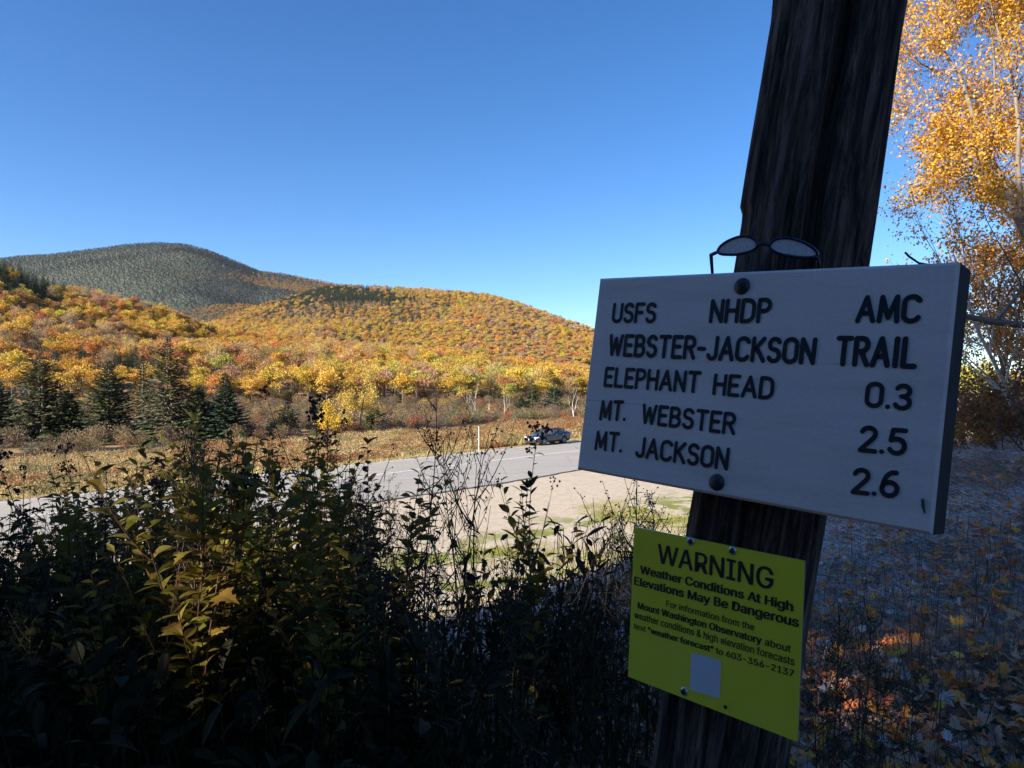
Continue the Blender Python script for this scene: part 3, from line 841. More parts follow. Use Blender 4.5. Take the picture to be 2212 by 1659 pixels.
P = at(722, 945, 84); leafy_tree('birch_tree', 'low bright yellow birch bush at the foot of the thin crowned birch', (P[0], P[1], hz(P[0], P[1])), 4.6, rng, 8, (.66, .46, .05), 3400, .17, M['bark'], 1.0, (-.1, 0, 1), .09)
P = at(290, 915, 82); leafy_tree('maple_sapling', 'gold leaved sapling with pale stems between two spruces', (P[0], P[1], hz(P[0], P[1])), 6.0, rng, 12, (.52, .27, .05), 900, .15, M['bark'], .6, (0, 0, 1), .08)
P = at(60, 930, 78); leafy_tree('bare_tree', 'bare brown shrub tree below the grey green spruce', (P[0], P[1], hz(P[0], P[1])), 4.2, rng, 14, (.3, .2, .1), 300, .12, M['bark'], .8, (0, 0, 1), .07)
for px, pb, h, D, sd, lab in [(1088, 905, 4.6, 112, 21, 'white dead snag with forked bare limbs near the small round spruce'), (1241, 905, 5.4, 108, 22, 'white dead snag with crooked limbs beside the trail sign edge'), (1028, 890, 6.5, 118, 23, 'tall thin white dead trunk among the yellow green trees'), (1055, 905, 3.4, 112, 24, 'short white dead snag, smallest of the pale snags')]:
    P = at(px, pb, D); leafy_tree('dead_tree', lab, (P[0], P[1], hz(P[0], P[1])), h, rng, sd, None, 0, .1, M['snag'], .75, (0, 0, 1), .13, depth=2, ratio=.7, up=.3, kids=(2, 3))

# ------------------------------------------------------------------ snow marker, car
P = at(1034, 977, 60.3); t = thing('marker_post', 'thin white roadside marker post left of the parked car', 'post', (P[0], P[1], hz(P[0], P[1])))
b = MB(); b.box((0, 0, 1.0), (.034, .025, 1.05)); ob('post', b.mesh('post', vmat('white_post', [(.3, (.62, .62, .58)), (.7, (.8, .8, .77))], 4, .5)), t)
b = MB(); b.box((0, -.033, 1.75), (.035, .003, .11)); ob('reflector', b.mesh('reflector', vmat('reflector', [(.3, (.7, .72, .75)), (.7, (.85, .86, .9))], 4, .3)), t)


def paint(name, c):
    m, nt, p = nodes(name); p.inputs['Base Color'].default_value = (*c, 1); p.inputs['Metallic'].default_value = .35; p.inputs['Roughness'].default_value = .3
    p.inputs['Coat Weight'].default_value = 1.0; p.inputs['Coat Roughness'].default_value = .04
    nz_ = noise(nt, 300, 2); nt.links.new(bump(nt, nz_, .02, .001), p.inputs['Normal'])
    return m
M['car'] = paint('paint_dark_grey', (.045, .047, .056)); M['maroon'] = paint('paint_maroon', (.06, .015, .018))
m, nt, p = nodes('window_glass'); p.inputs['Base Color'].default_value = (.03, .05, .06, 1); p.inputs['Roughness'].default_value = .04; p.inputs['Alpha'].default_value = .55; p.inputs['IOR'].default_value = 1.6; M['cglass'] = m
M['tyre'] = vmat('tyre_rubber', [(.3, (.02, .02, .02)), (.7, (.035, .035, .035))], 20, .8)
M['rim'] = vmat('alloy', [(.3, (.55, .56, .58)), (.7, (.68, .69, .7))], 10, .3, metal=.8)
M['black'] = vmat('black_plastic', [(.3, (.012, .012, .013)), (.7, (.022, .022, .023))], 10, .5)
M['chrome'] = vmat('chrome', [(.3, (.7, .7, .72)), (.7, (.8, .8, .82))], 10, .12, metal=1)
M['lamp'] = vmat('lamp_lens', [(.3, (.6, .63, .66)), (.7, (.8, .82, .85))], 10, .1)
M['redlamp'] = vmat('rear_lamp', [(.3, (.25, .01, .01)), (.7, (.35, .02, .02))], 10, .15)
M['plate'] = vmat('plate', [(.3, (.75, .76, .76)), (.7, (.85, .85, .86))], 10, .5)
M['cloth'] = vmat('seat_cloth', [(.3, (.10, .10, .10)), (.7, (.17, .17, .17))], 10, .9)


def make_car():
    """x runs from the nose (0) to the tail (4.65), +y the left side of the car"""
    root = thing('parked_car', 'dark grey four door sedan parked on the far shoulder of the road', 'car')
    Lc = 4.65
    top = [(0, .62), (.08, .72), (.35, .80), (1.15, .95), (1.45, .98), (2.2, .97), (3.4, 1.0), (3.85, 1.08), (4.35, 1.09), (4.6, 1.02), (Lc, .82)]
    wid = [(0, .62), (.08, .74), (.3, .84), (.8, .885), (2.3, .90), (3.8, .885), (4.4, .82), (4.6, .74), (Lc, .62)]
    bot = [(0, .28), (.3, .20), (1, .20), (4.0, .22), (4.4, .30), (Lc, .40)]
    f = lambda t, x: np.interp(x, [a for a, _ in t], [b_ for _, b_ in t])
    xs = np.arange(0, Lc + .001, .05); xs[-1] = Lc
    rows = [(0., .0), (.18, .55), (.4, .94), (.55, .99), (.7, 1.0), (.82, .985), (.92, .955), (.98, .88)]
    wheels = (.90, 3.55); wr = .345; V = []; nr = len(rows)
    for x in xs:
        w, zt, zb = f(wid, x), f(top, x), f(bot, x)
        side = [(w * q, zb + (zt - zb) * t) for t, q in ((0, .86), (.12, .95), (.3, .985), (.5, 1.0), (.68, .995), (.8, .975), (.9, .93), (.97, .84), (1.0, .6), (1.02, 0.0))]
        row = [(x, 0, zb)] + [(x, a, c) for a, c in side] + [(x, -a, c) for a, c in side[::-1][1:]]
        V.append(row)
    k = len(V[0]); A = np.array(V); n_ = len(xs); Fc = []
    for i in range(n_ - 1):
        for j in range(k):
            j2 = (j + 1) % k; mid = (A[i, j] + A[i, j2] + A[i + 1, j] + A[i + 1, j2]) / 4
            if abs(mid[1]) > .55 and any((mid[0] - wx) ** 2 + (mid[2] - .33) ** 2 < (wr + .045) ** 2 for wx in wheels): continue
            Fc.append((i * k + j, i * k + j2, (i + 1) * k + j2, (i + 1) * k + j))
    Fc += [tuple(range(k))[::-1], tuple((n_ - 1) * k + j for j in range(k))]
    ob('body', mesh('body', A.reshape(-1, 3), Fc, M['car'], True), root)
    b = MB()
    for wx in wheels:
        for sy in (-1, 1):
            a = np.linspace(0, math.pi * 2, 17)[:-1]; c0 = np.stack([wx + .39 * np.cos(a), 0 * a + sy * .80, .33 + .39 * np.sin(a)], 1); c1 = c0.copy(); c1[:, 1] = sy * .5
            b.add(np.vstack([c0, c1]), [(i, (i + 1) % 16, 16 + (i + 1) % 16, 16 + i) for i in range(16)] + [tuple(16 + i for i in range(16))])
    ob('wheel_well', b.mesh('wheel_well', M['black']), root)
    # roof and pillars around real glass
    rail = [(1.20, .96, .74), (2.02, 1.37, .60), (2.3, 1.43, .585), (2.75, 1.455, .58), (3.2, 1.42, .575), (3.55, 1.33, .575), (4.15, 1.09, .62)]
    roof = rail[1:6]; V = []
    for x, z, w in roof:
        for q, dz in ((-1, -.03), (-.9, .0), (-.5, .022), (0, .03), (.5, .022), (.9, .0), (1, -.03)): V.append((x, w * q, z + dz))
    Fc = [(i * 7 + j, i * 7 + j + 1, i * 7 + 8 + j, i * 7 + 7 + j) for i in range(4) for j in range(6)]
    ob('roof', mesh('roof', V, [q[::-1] for q in Fc], M['car'], True), root)
    b = MB()
    for sy in (-1, 1):
        for i in range(len(rail) - 1):
            (x0, z0, w0), (x1, z1, w1) = rail[i], rail[i + 1]
            b.tube(np.array([(x0, sy * w0, z0 - .01), (x1, sy * w1, z1 - .01)]), [.032, .032], 5)
        b.tube(np.array([(2.62, sy * .83, .97), (2.66, sy * .59, 1.43)]), [.03, .03], 5); b.tube(np.array([(3.62, sy * .82, 1.02), (3.5, sy * .585, 1.33)]), [.05, .05], 5)
    ob('pillar', b.mesh('pillar', M['car'], True), root)
    def glass(nm, q):
        q = np.array(q, float); ob(nm, mesh(nm, q, [tuple(range(len(q)))], M['cglass']), root)
    glass('windscreen', [(1.22, -.76, .97), (1.22, .76, .97), (2.0, .60, 1.365), (2.0, -.60, 1.365)])
    glass('rear_window', [(4.12, .62, 1.10), (4.12, -.62, 1.10), (3.57, -.56, 1.335), (3.57, .56, 1.335)])
    for sy in (-1, 1):
        glass('side_window', [(1.45, sy * .80, .99), (2.60, sy * .815, .985), (2.62, sy * .60, 1.42), (2.08, sy * .60, 1.37)])
        glass('side_window', [(2.70, sy * .815, .985), (3.60, sy * .80, 1.03), (3.48, sy * .585, 1.33), (2.72, sy * .60, 1.43)])
        b = MB(); b.tube(np.array([(1.42, sy * .845, .975), (2.6, sy * .855, .975), (3.7, sy * .845, 1.035)]), .012, 4); ob('window_trim', b.mesh('window_trim', M['chrome']), root)
        b = MB(); b.box((1.75, sy * .98, 1.03), (.07, .10, .065)); ob('mirror', b.mesh('mirror', M['car']), root)
        for hx in (2.45, 3.35):
            b = MB(); b.box((hx, sy * .905, .86), (.09, .018, .016)); ob('door_handle', b.mesh('door_handle', M['chrome']), root)
        b = MB()
        for dx in (1.55, 2.64, 3.55):
            b.tube(np.array([(dx, sy * .905, .93), (dx + .02, sy * .908, .6), (dx, sy * .885, .3)]), .006, 4)
        b.tube(np.array([(1.35, sy * .887, .36), (3.1, sy * .887, .36)]), .012, 4)
        ob('door_seam', b.mesh('door_seam', M['black']), root)
        b = MB(); b.add([(.03, sy * .42, .62), (.10, sy * .78, .64), (.40, sy * .868, .73), (.42, sy * .86, .80), (.14, sy * .74, .76), (.03, sy * .42, .70)], [(0, 1, 2, 3, 4, 5)]); V_ = b.v[0].copy(); V_[:, 0] -= .012; V_[:, 1] += sy * .012; b.v[0] = V_
        ob('headlight', b.mesh('headlight', M['lamp']), root)
        b = MB(); b.box((4.61, sy * .62, .88), (.03, .14, .08)); ob('tail_light', b.mesh('tail_light', M['redlamp']), root)
    b = MB(); b.box((-.006, 0, .665), (.012, .44, .045)); gr = ob('grille', b.mesh('grille', M['black']), root)
    b = MB(); b.box((-.022, 0, .70), (.006, .44, .006)); b.box((-.022, 0, .655), (.006, .44, .006)); b.box((-.022, 0, .628), (.006, .44, .006)); ob('grille_bar', b.mesh('grille_bar', M['chrome']), gr)
    b = MB(); b.box((-.004, 0, .33), (.014, .56, .07)); ob('lower_intake', b.mesh('lower_intake', M['black']), root)
    b = MB(); a = np.linspace(0, 2 * math.pi, 15); b.tube(np.stack([-.03 + 0 * a, .055 * np.cos(a), .675 + .055 * np.sin(a)], 1), .008, 4, False)
    b.tube([(-.03, -.036, .71), (-.03, 0, .635), (-.03, .036, .71)], .006, 4); ob('emblem', b.mesh('emblem', M['chrome']), root)
    b = MB(); b.box((-.035, 0, .50), (.006, .16, .075)); ob('number_plate', b.mesh('number_plate', M['plate']), root)
    for sx, n2 in ((2.1, 2), (3.0, 2)):
        for sy in (-.36, .36):
            b = MB(); b.box((sx + .12, sy, .82), (.07, .22, .30)); b.box((sx + .16, sy, 1.18), (.05, .13, .09)); b.box((sx - .15, sy, .55), (.25, .22, .08)); ob('seat', b.mesh('seat', M['cloth']), root)
    b = MB(); a = np.linspace(0, 2 * math.pi, 13); b.tube(np.stack([1.78 + .08 * np.sin(a), .36 + .17 * np.cos(a), .95 + .16 * np.sin(a)], 1), .016, 4, False); ob('steering_wheel', b.mesh('steering_wheel', M['black']), root)
    for wx in wheels:
        for sy in (-1, 1):
            b = MB(); a = np.linspace(0, 2 * math.pi, 25)[:-1]; V = []
            pr = [(.20, .0), (.235, .015), (.30, .018), (.325, 0), (.33, -.05), (.33, -.15), (.30, -.2)]
            for r_, dy in pr:
                for q in a: V.append((r_ * math.cos(q), sy * (.86 + dy), r_ * math.sin(q)))
            Fc = [(i * 24 + j, i * 24 + (j + 1) % 24, (i + 1) * 24 + (j + 1) % 24, (i + 1) * 24 + j) for i in range(6) for j in range(24)]
            b.add(V, Fc); w_ = ob('wheel', b.mesh('wheel', M['tyre'], True), root); w_.location = (wx, 0, .33)
            b = MB()
            for q in range(10):
                c = math.cos(q * math.pi / 5 + .1 * (-1) ** q); s2 = math.sin(q * math.pi / 5 + .1 * (-1) ** q)
                b.tube([(0, sy * .85, 0), (.21 * c, sy * .865, .21 * s2)], [.028, .02], 4)
            q = np.linspace(0, 2 * math.pi, 21); b.tube(np.stack([.21 * np.cos(q), sy * .86 + 0 * q, .21 * np.sin(q)], 1), .014, 4, False); b.dome((0, sy * .86, 0), (0, sy, 0), .04, .02, 10, 3)
            ob('rim', b.mesh('rim', M['rim'], True), w_)
            b = MB(); q = np.linspace(0, 2 * math.pi, 17)[:-1]; b.add(np.stack([.2 * np.cos(q), sy * .80 + 0 * q, .2 * np.sin(q)], 1), [tuple(range(16))]); ob('brake_disc', b.mesh('brake_disc', M['black']), w_)
    return root
car = make_car()
# front wheels stand 43.6 m across the slope from the camera line; nose towards the left of the picture
fs, fp = 47.6, 44.45
dirx = np.array([.70711, .70711, 0])
nose = np.array([*sp(fs - .9, fp), road_z(fs) + .05])
car.location = tuple(nose); car.rotation_euler = (0, 0, math.radians(45))
c2 = dup(car, (67.2, 105, road_z((67 + 105) * .707) + .02), math.radians(70), 1.0, 'distant dark maroon car half hidden by brush beyond the sign', None)
for ch in c2.children:
    if ch.type == 'MESH' and ch.data.materials and ch.data.materials[0] == M['car']:
        ch.material_slots[0].link = 'OBJECT'; ch.material_slots[0].material = M['maroon']

# ------------------------------------------------------------------ leaning post with the two signs
K = .75


def rect_from(cs, dref):
    """four picture corners TL TR BR BL of a flat rectangle -> its corners in space; dref = depth of TR"""
    r = [np.array([(x - 1106) / F, 1, -(y - 829.5) / F]) for x, y in cs]
    A = np.stack([r[0], r[2], -r[3]], 1)          # aTL + cBR - dBL = TR
    a, c, d = np.linalg.solve(A, r[1])
    P = [r[0] * a * dref, r[1] * dref, r[2] * c * dref, r[3] * d * dref]
    return [p_ + np.array([0, 0, CZ]) for p_ in P]


def frame(P):
    o = P[0]; ux = ((P[1] - P[0]) + (P[2] - P[3])) / 2; uz = ((P[0] - P[3]) + (P[1] - P[2])) / 2
    w, h = np.linalg.norm(ux), np.linalg.norm(uz); x = ux / w; z = uz - x * np.dot(uz, x); z /= np.linalg.norm(z); y = np.cross(z, x)
    c = sum(P) / 4
    return Matrix([[*(float(v) for v in (x[i], y[i], z[i])), float(c[i])] for i in range(3)] + [[0, 0, 0, 1]]), w, h


def local_of(Mx, px, py):
    inv = Mx.inverted(); o = inv @ Vector((0, 0, CZ)); e = inv @ Vector(at(px, py, 1.0)); d = e - o
    t = -o.y / d.y; q = o + d * t
    return q.x, q.z


WC = rect_from([(1293, 601), (2071, 565), (2015, 1157), (1246, 1014)], 1.23 * K)
WM, ww, wh = frame(WC)
YC = rect_from([(1372, 1138), (1741, 1212), (1721, 1602), (1355, 1461)], 1.355 * K)
YM, yw, yh = frame(YC)

# post: a thick weathered timber leaning to the right
PD = 1.255
pb, pt_ = at(1547, 1659, PD), at(1820, 0, PD)
axis = (pt_ - pb) / np.linalg.norm(pt_ - pb)
def wood_mat():
    m, nt, p = nodes('weathered_timber')
    tc = nt.nodes.new('ShaderNodeTexCoord').outputs['Object']
    mp = nt.nodes.new('ShaderNodeMapping'); mp.inputs['Scale'].default_value = (1, 1, .075); nt.links.new(tc, mp.inputs[0])
    g = noise(nt, 85, 8, .78, mp.outputs[0], .5); w = noise(nt, 3, 4, .6, tc)
    mp2 = nt.nodes.new('ShaderNodeMapping'); mp2.inputs['Scale'].default_value = (1, 1, .22); nt.links.new(tc, mp2.inputs[0])
    g2 = noise(nt, 14, 6, .65, mp2.outputs[0], .8)
    c = ramp(nt, g, [(.36, (.02, .014, .011)), (.48, (.12, .088, .07)), (.62, (.36, .28, .23))])
    c = mix(nt, .7, c, ramp(nt, g2, [(.35, (.18, .16, .15)), (.6, (.75, .7, .66))]), 'MULTIPLY')
    c = mix(nt, .5, c, ramp(nt, w, [(.3, (.4, .38, .36)), (.7, (1, .97, .93))]), 'MULTIPLY')
    nt.links.new(c, p.inputs['Base Color']); p.inputs['Roughness'].default_value = .9; p.inputs['Specular IOR Level'].default_value = .2
    b2 = nt.nodes.new('ShaderNodeBump'); b2.inputs['Strength'].default_value = .8; b2.inputs['Distance'].default_value = .006; nt.links.new(g, b2.inputs['Height'])
    b3 = nt.nodes.new('ShaderNodeBump'); b3.inputs['Strength'].default_value = .6; b3.inputs['Distance'].default_value = .012; nt.links.new(g2, b3.inputs['Height']); nt.links.new(b2.outputs[0], b3.inputs['Normal'])
    nt.links.new(b3.outputs[0], p.inputs['Normal'])
    return m
M['timber'] = wood_mat()
zl = np.linspace(-1.25, 2.9, 330); na = 200; rgp = np.random.default_rng(77)
TH = np.linspace(0, 2 * math.pi, na, endpoint=False)
ph = TH - (-math.pi / 2 - .34)                                                                   # hewn four sided timber, one face turned a little left
Rm = .1035 * (1 - .012 * zl)[:, None] / (np.abs(np.cos(ph)) ** 3.4 + np.abs(np.sin(ph)) ** 3.4)[None, :] ** (1 / 3.4)
Rm = Rm + .006 * nz(zl, zl * 0, 3.6, 88)[:, None] * np.cos(TH - 3.1)[None, :] + .005 * nz(zl, zl * 0, 8.0, 89)[:, None] * np.cos(TH)[None, :]
def dth(a, b): return (a - b + math.pi) % (2 * math.pi) - math.pi
fr = -math.pi / 2                                                                                # angle facing the camera
for c0, dep, wd, z0, z1, sd in [(fr - .24, .075, .085, .50, 3.0, 1), (fr - .12, .022, .16, .9, 3.0, 11), (fr + .62, .016, .05, -1.2, 3, 2), (fr - .62, .010, .04, -1.2, 3, 3), (fr + .25, .012, .035, -1.2, .35, 4), (fr - .3, .014, .04, -1.2, .2, 5), (fr + 1.1, .012, .05, -1, 3, 6), (fr - 1.0, .010, .05, -1, 3, 7)]:
    cc = c0 + .09 * nz(zl, zl * 0, 3.2, sd) + .04 * nz(zl, zl * 0, 12, sd + 20)
    wz = wd * (1 + .5 * nz(zl, zl * 0, 3.1, sd + 9)); en = sm(zl, z0, z0 + .2) * (1 - sm(zl, z1 - .2, z1)) if z1 < 2.9 else sm(zl, z0, z0 + .2)
    Rm -= (dep * en * (.75 + .4 * nz(zl, zl * 0, 4, sd + 40)).clip(.1, 2))[:, None] * np.exp(-np.abs(dth(TH[None, :], cc[:, None]) / wz[:, None]) ** 3)
kz, kt = 1.48, fr + .38                                                                           # knot
dk = np.hypot((zl[:, None] - kz) / .05, dth(TH[None, :], kt) * .11 / .026)
Rm += -.018 * np.exp(-dk ** 2 * 1.2) + .006 * np.exp(-(dk - 1.5) ** 2 * 4)
Rm += .0016 * nz(np.tile(TH[None, :] * 30, (len(zl), 1)), zl[:, None] * 1.6 + 0 * TH[None, :], 1.0, 50) + .003 * nz(np.cos(TH)[None, :] * 3 + 0 * zl[:, None], zl[:, None] + np.sin(TH)[None, :] * 3, 3, 51)
for zc_, tc_, dd_ in [(1.28, fr - 1.35, .006), (.93, fr - 1.45, .007), (1.62, fr - 1.4, .005)]:
    Rm += dd_ * (sm(zl, zc_, zc_ + .01) * (1 - sm(zl, zc_ + .01, zc_ + .35)))[:, None] * np.exp(-(dth(TH[None, :], tc_) / .35) ** 2)
Vp = np.stack([Rm * np.cos(TH), Rm * np.sin(TH), np.repeat(zl[:, None], na, 1)], -1).reshape(-1, 3)
i_ = np.arange(len(zl) * na).reshape(len(zl), na); j_ = np.roll(i_, -1, 1)
Fp = np.stack([i_[:-1], j_[:-1], j_[1:], i_[1:]], -1).reshape(-1, 4)
post = thing('sign_post', 'thick weathered dark timber post leaning behind both signs', 'post', me=mesh('sign_post', Vp, Fp, M['timber'], True))
zq = Vector(axis); xq = Vector((1, 0, 0)); xq = (xq - zq * xq.dot(zq)).normalized(); yq = zq.cross(xq)
PM = Matrix([[xq[i], yq[i], zq[i], float(pb[i])] for i in range(3)] + [[0, 0, 0, 1]])
post.matrix_world = PM

# --- white trail sign
TK = .056
sign = thing('trail_sign', 'grey white painted wooden trail sign with routed black lettering bolted to the leaning post', 'sign')
sign.matrix_world = WM
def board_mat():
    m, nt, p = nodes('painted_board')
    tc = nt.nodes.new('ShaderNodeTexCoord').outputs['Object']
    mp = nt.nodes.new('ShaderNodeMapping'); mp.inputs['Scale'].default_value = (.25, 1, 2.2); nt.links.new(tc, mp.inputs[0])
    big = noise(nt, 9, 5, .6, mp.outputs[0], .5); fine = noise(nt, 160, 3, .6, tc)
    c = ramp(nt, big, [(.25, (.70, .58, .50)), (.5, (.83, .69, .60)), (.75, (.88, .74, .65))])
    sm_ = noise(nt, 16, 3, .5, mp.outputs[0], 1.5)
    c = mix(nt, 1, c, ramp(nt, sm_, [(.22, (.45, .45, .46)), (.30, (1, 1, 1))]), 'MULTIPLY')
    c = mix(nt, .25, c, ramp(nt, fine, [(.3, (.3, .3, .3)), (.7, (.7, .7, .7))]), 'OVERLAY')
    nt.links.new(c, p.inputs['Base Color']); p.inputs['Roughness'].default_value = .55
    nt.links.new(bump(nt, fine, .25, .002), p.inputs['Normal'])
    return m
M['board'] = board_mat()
M['board_edge'] = vmat('board_edge', [(.3, (.012, .009, .007)), (.7, (.034, .027, .021))], 30, .95, .4, .004, stretch=(3, 1, .3))  # near black: shade on the board's sides is put into the colour
bm_v = []
ch = .004; hw, hh = ww / 2, wh / 2
ringF = [(-hw + ch, 0, -hh + ch), (hw - ch, 0, -hh + ch), (hw - ch, 0, hh - ch), (-hw + ch, 0, hh - ch)]
ringE = [(-hw, ch, -hh), (hw, ch, -hh), (hw, ch, hh), (-hw, ch, hh)]
ringB = [(-hw, TK, -hh), (hw, TK, -hh), (hw, TK, hh), (-hw, TK, hh)]
V = ringF + ringE + ringB
Fc = [(0, 1, 2, 3)] + [(i, 4 + i, 4 + (i + 1) % 4, (i + 1) % 4) for i in range(4)] + [(4 + i, 8 + i, 8 + (i + 1) % 4, 4 + (i + 1) % 4) for i in range(4)] + [(11, 10, 9, 8)]
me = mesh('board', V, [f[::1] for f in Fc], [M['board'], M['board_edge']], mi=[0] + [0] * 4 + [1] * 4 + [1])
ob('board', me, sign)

def arc(cx, cy, rx, ry, a0, a1, n=9):
    t = np.radians(np.linspace(a0, a1, n)); return [(cx + rx * math.cos(a), cy + ry * math.sin(a)) for a in t]
GL = {
 'A': (.60, [[(0, 0), (.30, 1), (.60, 0)], [(.11, .33), (.49, .33)]]),
 'B': (.50, [[(.24, 1), (0, 1), (0, 0), (.26, 0)] + arc(.26, .265, .24, .265, -90, 90)[1:] + [(0, .53)], [(.24, 1)] + arc(.24, .765, .21, .235, 90, -90)]),
 'C': (.54, [arc(.27, .76, .27, .24, 20, 180, 8) + arc(.27, .24, .27, .24, 180, 340, 8)]),
 'D': (.54, [[(0, 0), (0, 1), (.22, 1)] + arc(.22, .68, .32, .32, 90, 0, 6) + arc(.22, .32, .32, .32, 0, -90, 6) + [(0, 0)]]),
 'E': (.44, [[(.44, 1), (0, 1), (0, 0), (.44, 0)], [(0, .52), (.36, .52)]]),
 'F': (.44, [[(.44, 1), (0, 1), (0, 0)], [(0, .52), (.36, .52)]]),
 'H': (.52, [[(0, 0), (0, 1)], [(.52, 0), (.52, 1)], [(0, .52), (.52, .52)]]),
 'I': (.14, [[(.07, 0), (.07, 1)]]),
 'J': (.40, [[(.40, 1), (.40, .22)] + arc(.20, .2, .20, .2, 0, -170, 8)]),
 'K': (.52, [[(0, 0), (0, 1)], [(.48, 1), (.02, .42)], [(.16, .58), (.52, 0)]]),
 'L': (.42, [[(0, 1), (0, 0), (.42, 0)]]),
 'M': (.66, [[(0, 0), (.05, 1), (.33, .15), (.61, 1), (.66, 0)]]),
 'N': (.52, [[(0, 0), (0, 1), (.52, 0), (.52, 1)]]),
 'O': (.54, [arc(.27, .74, .27, .26, 0, 180, 9) + arc(.27, .26, .27, .26, 180, 360, 9) + [(.54, .74)]]),
 'P': (.48, [[(0, 0), (0, 1), (.23, 1)] + arc(.23, .74, .25, .26, 90, -90, 9) + [(0, .48)]]),
 'R': (.50, [[(0, 0), (0, 1), (.24, 1)] + arc(.24, .75, .24, .25, 90, -90, 9) + [(0, .5)], [(.24, .5), (.50, 0)]]),
 'S': (.48, [arc(.24, .76, .23, .24, 25, 180, 8) + arc(.24, .745, .23, .22, 180, 265, 5) + arc(.24, .255, .24, .27, 80, 0, 5) + arc(.24, .24, .24, .24, 0, -158, 8)]),
 'T': (.54, [[(0, 1), (.54, 1)], [(.27, 1), (.27, 0)]]),
 'U': (.52, [[(0, 1), (0, .26)] + arc(.26, .26, .26, .26, 180, 360, 10) + [(.52, 1)]]),
 'W': (.74, [[(0, 1), (.17, 0), (.37, .85), (.57, 0), (.74, 1)]]),
 '-': (.30, [[(0, .45), (.30, .45)]]), '.': (.0, [[(0, .02), (.005, .02)]]),
 '0': (.50, [arc(.25, .74, .25, .26, 0, 180, 9) + arc(.25, .26, .25, .26, 180, 360, 9) + [(.50, .74)]]),
 '2': (.48, [arc(.24, .75, .23, .25, 165, -20, 10) + [(.40, .55), (.0, .0), (.50, .0)]]),
 '3': (.48, [arc(.24, .76, .22, .24, 155, -80, 10) + [(.2, .52)], [(.2, .52), (.27, .52)] + arc(.24, .26, .25, .26, 80, -155, 10)]),
 '5': (.48, [[(.46, 1), (.08, 1), (.03, .55)] + arc(.23, .32, .25, .31, 125, -150, 12)]),
 '6': (.50, [[(.42, 1)] + arc(.36, .35, .34, .66, 100, 180, 6) + arc(.25, .29, .25, .29, 180, 540, 16)]),
}


def lettering(text, x0, x1, zb0, zb1, h, name, parent, stroke=.102, gap=.24, space=.62):
    """routed strokes on the board face; fitted between x0 and x1 along a base line"""
    pos, x = [], 0
    for c in text:
        if c == ' ': x += space; continue
        if pos: x += gap if not pos[-1][2] else gap
        pos.append((c, x, False)); x += GL[c][0]
    sx = (x1 - x0) / x / h if x else 1
    b = MB()
    for c, px0, _ in pos:
        for st in GL[c][1]:
            P = np.array([((px0 + q[0]) * sx * h, q[1] * h) for q in st], float)
            # round the corners by resampling
            t = (x0 + P[:, 0] - x0) / max(1e-6, x1 - x0); base = zb0 + (zb1 - zb0) * t
            W = np.stack([x0 + P[:, 0], np.full(len(P), -.0006), base + P[:, 1]], 1)
            rr_ = stroke * h
            # flat ribbon with round joints: discs and bars at slightly different heights
            for i in range(len(W)):
                a = np.linspace(0, 2 * math.pi, 13)[:-1]
                D_ = np.stack([W[i, 0] + rr_ * np.cos(a), np.full(12, -.0009 - .00002 * (i % 7)), W[i, 2] + rr_ * np.sin(a)], 1)
                b.add(D_, [tuple(range(12))])
                if i:
                    d_ = W[i] - W[i - 1]; d_[1] = 0; L_ = np.linalg.norm(d_)
                    if L_ < 1e-6: continue
                    nrm = np.array([-d_[2], 0, d_[0]]) / L_ * rr_; off = np.array([0, -.0006 - .00003 * (i % 5), 0])
                    b.add([W[i - 1] + nrm + off, W[i - 1] - nrm + off, W[i] - nrm + off, W[i] + nrm + off], [(0, 1, 2, 3)])
    return ob(name, b.mesh(name, M['letter']), parent)


M['letter'] = vmat('black_letter_paint', [(.3, (.010, .011, .014)), (.7, (.022, .023, .028))], 60, .6)
c4 = lambda x, y: ((2200 + x * .7836) * .5486, (900 + y * .7836) * .5486)
for txt, xl, tl, bl, xr, br in [
    ('USFS', 268, 377, 472, 485, 473), ('NHDP', 760, 360, 472, 1060, 471), ('AMC', 1497, 342, 470, 1812, 471),
    ('WEBSTER-JACKSON', 250, 533, 637, 1283, 680), ('TRAIL', 1392, 546, 684, 1790, 698),
    ('ELEPHANT', 228, 697, 793, 705, 825), ('HEAD', 776, 731, 834, 1075, 857),
    ('0.3', 1542, 772, 893, 1765, 912), ('MT.', 206, 864, 962, 335, 966), ('WEBSTER', 416, 881, 978, 884, 1034),
    ('2.5', 1510, 992, 1117, 1740, 1140), ('MT.', 182, 1016, 1111, 316, 1124), ('JACKSON', 386, 1046, 1146, 848, 1212), ('2.6', 1474, 1203, 1328, 1703, 1352)]:
    hs = 5  # half a stroke, in crop pixels
    xa, zb_ = local_of(WM, *c4(xl + hs, bl - hs)); xb, zb2 = local_of(WM, *c4(xr - hs, br - hs)); _, zt = local_of(WM, *c4(xl + hs, tl + hs))
    lettering(txt, xa, xb, zb_, zb2, zt - zb_, 'lettering', sign)
M['bolt'] = vmat('painted_bolt', [(.3, (.012, .012, .014)), (.7, (.035, .036, .042))], 60, .45, .4, .002)
for bx, by in [(922, 290), (795, 1275)]:
    x, z = local_of(WM, *c4(bx, by)); r_b = (local_of(WM, *c4(bx + 42, by))[0] - x) * .95
    b = MB(); b.dome((x, -.0002, z), (0, -1, 0), abs(r_b), abs(r_b) * .5, 20, 6); ob('bolt', b.mesh('bolt', M['bolt'], True), sign)
x, z = local_of(WM, *c4(1832, 1390)); b = MB(); b.tube([(x - .001, -.0012, z + .008), (x, -.0012, z), (x + .003, -.0012, z - .010)], [.0012, .002, .0008], 4)
ob('scratch', b.mesh('scratch', M['letter']), sign)

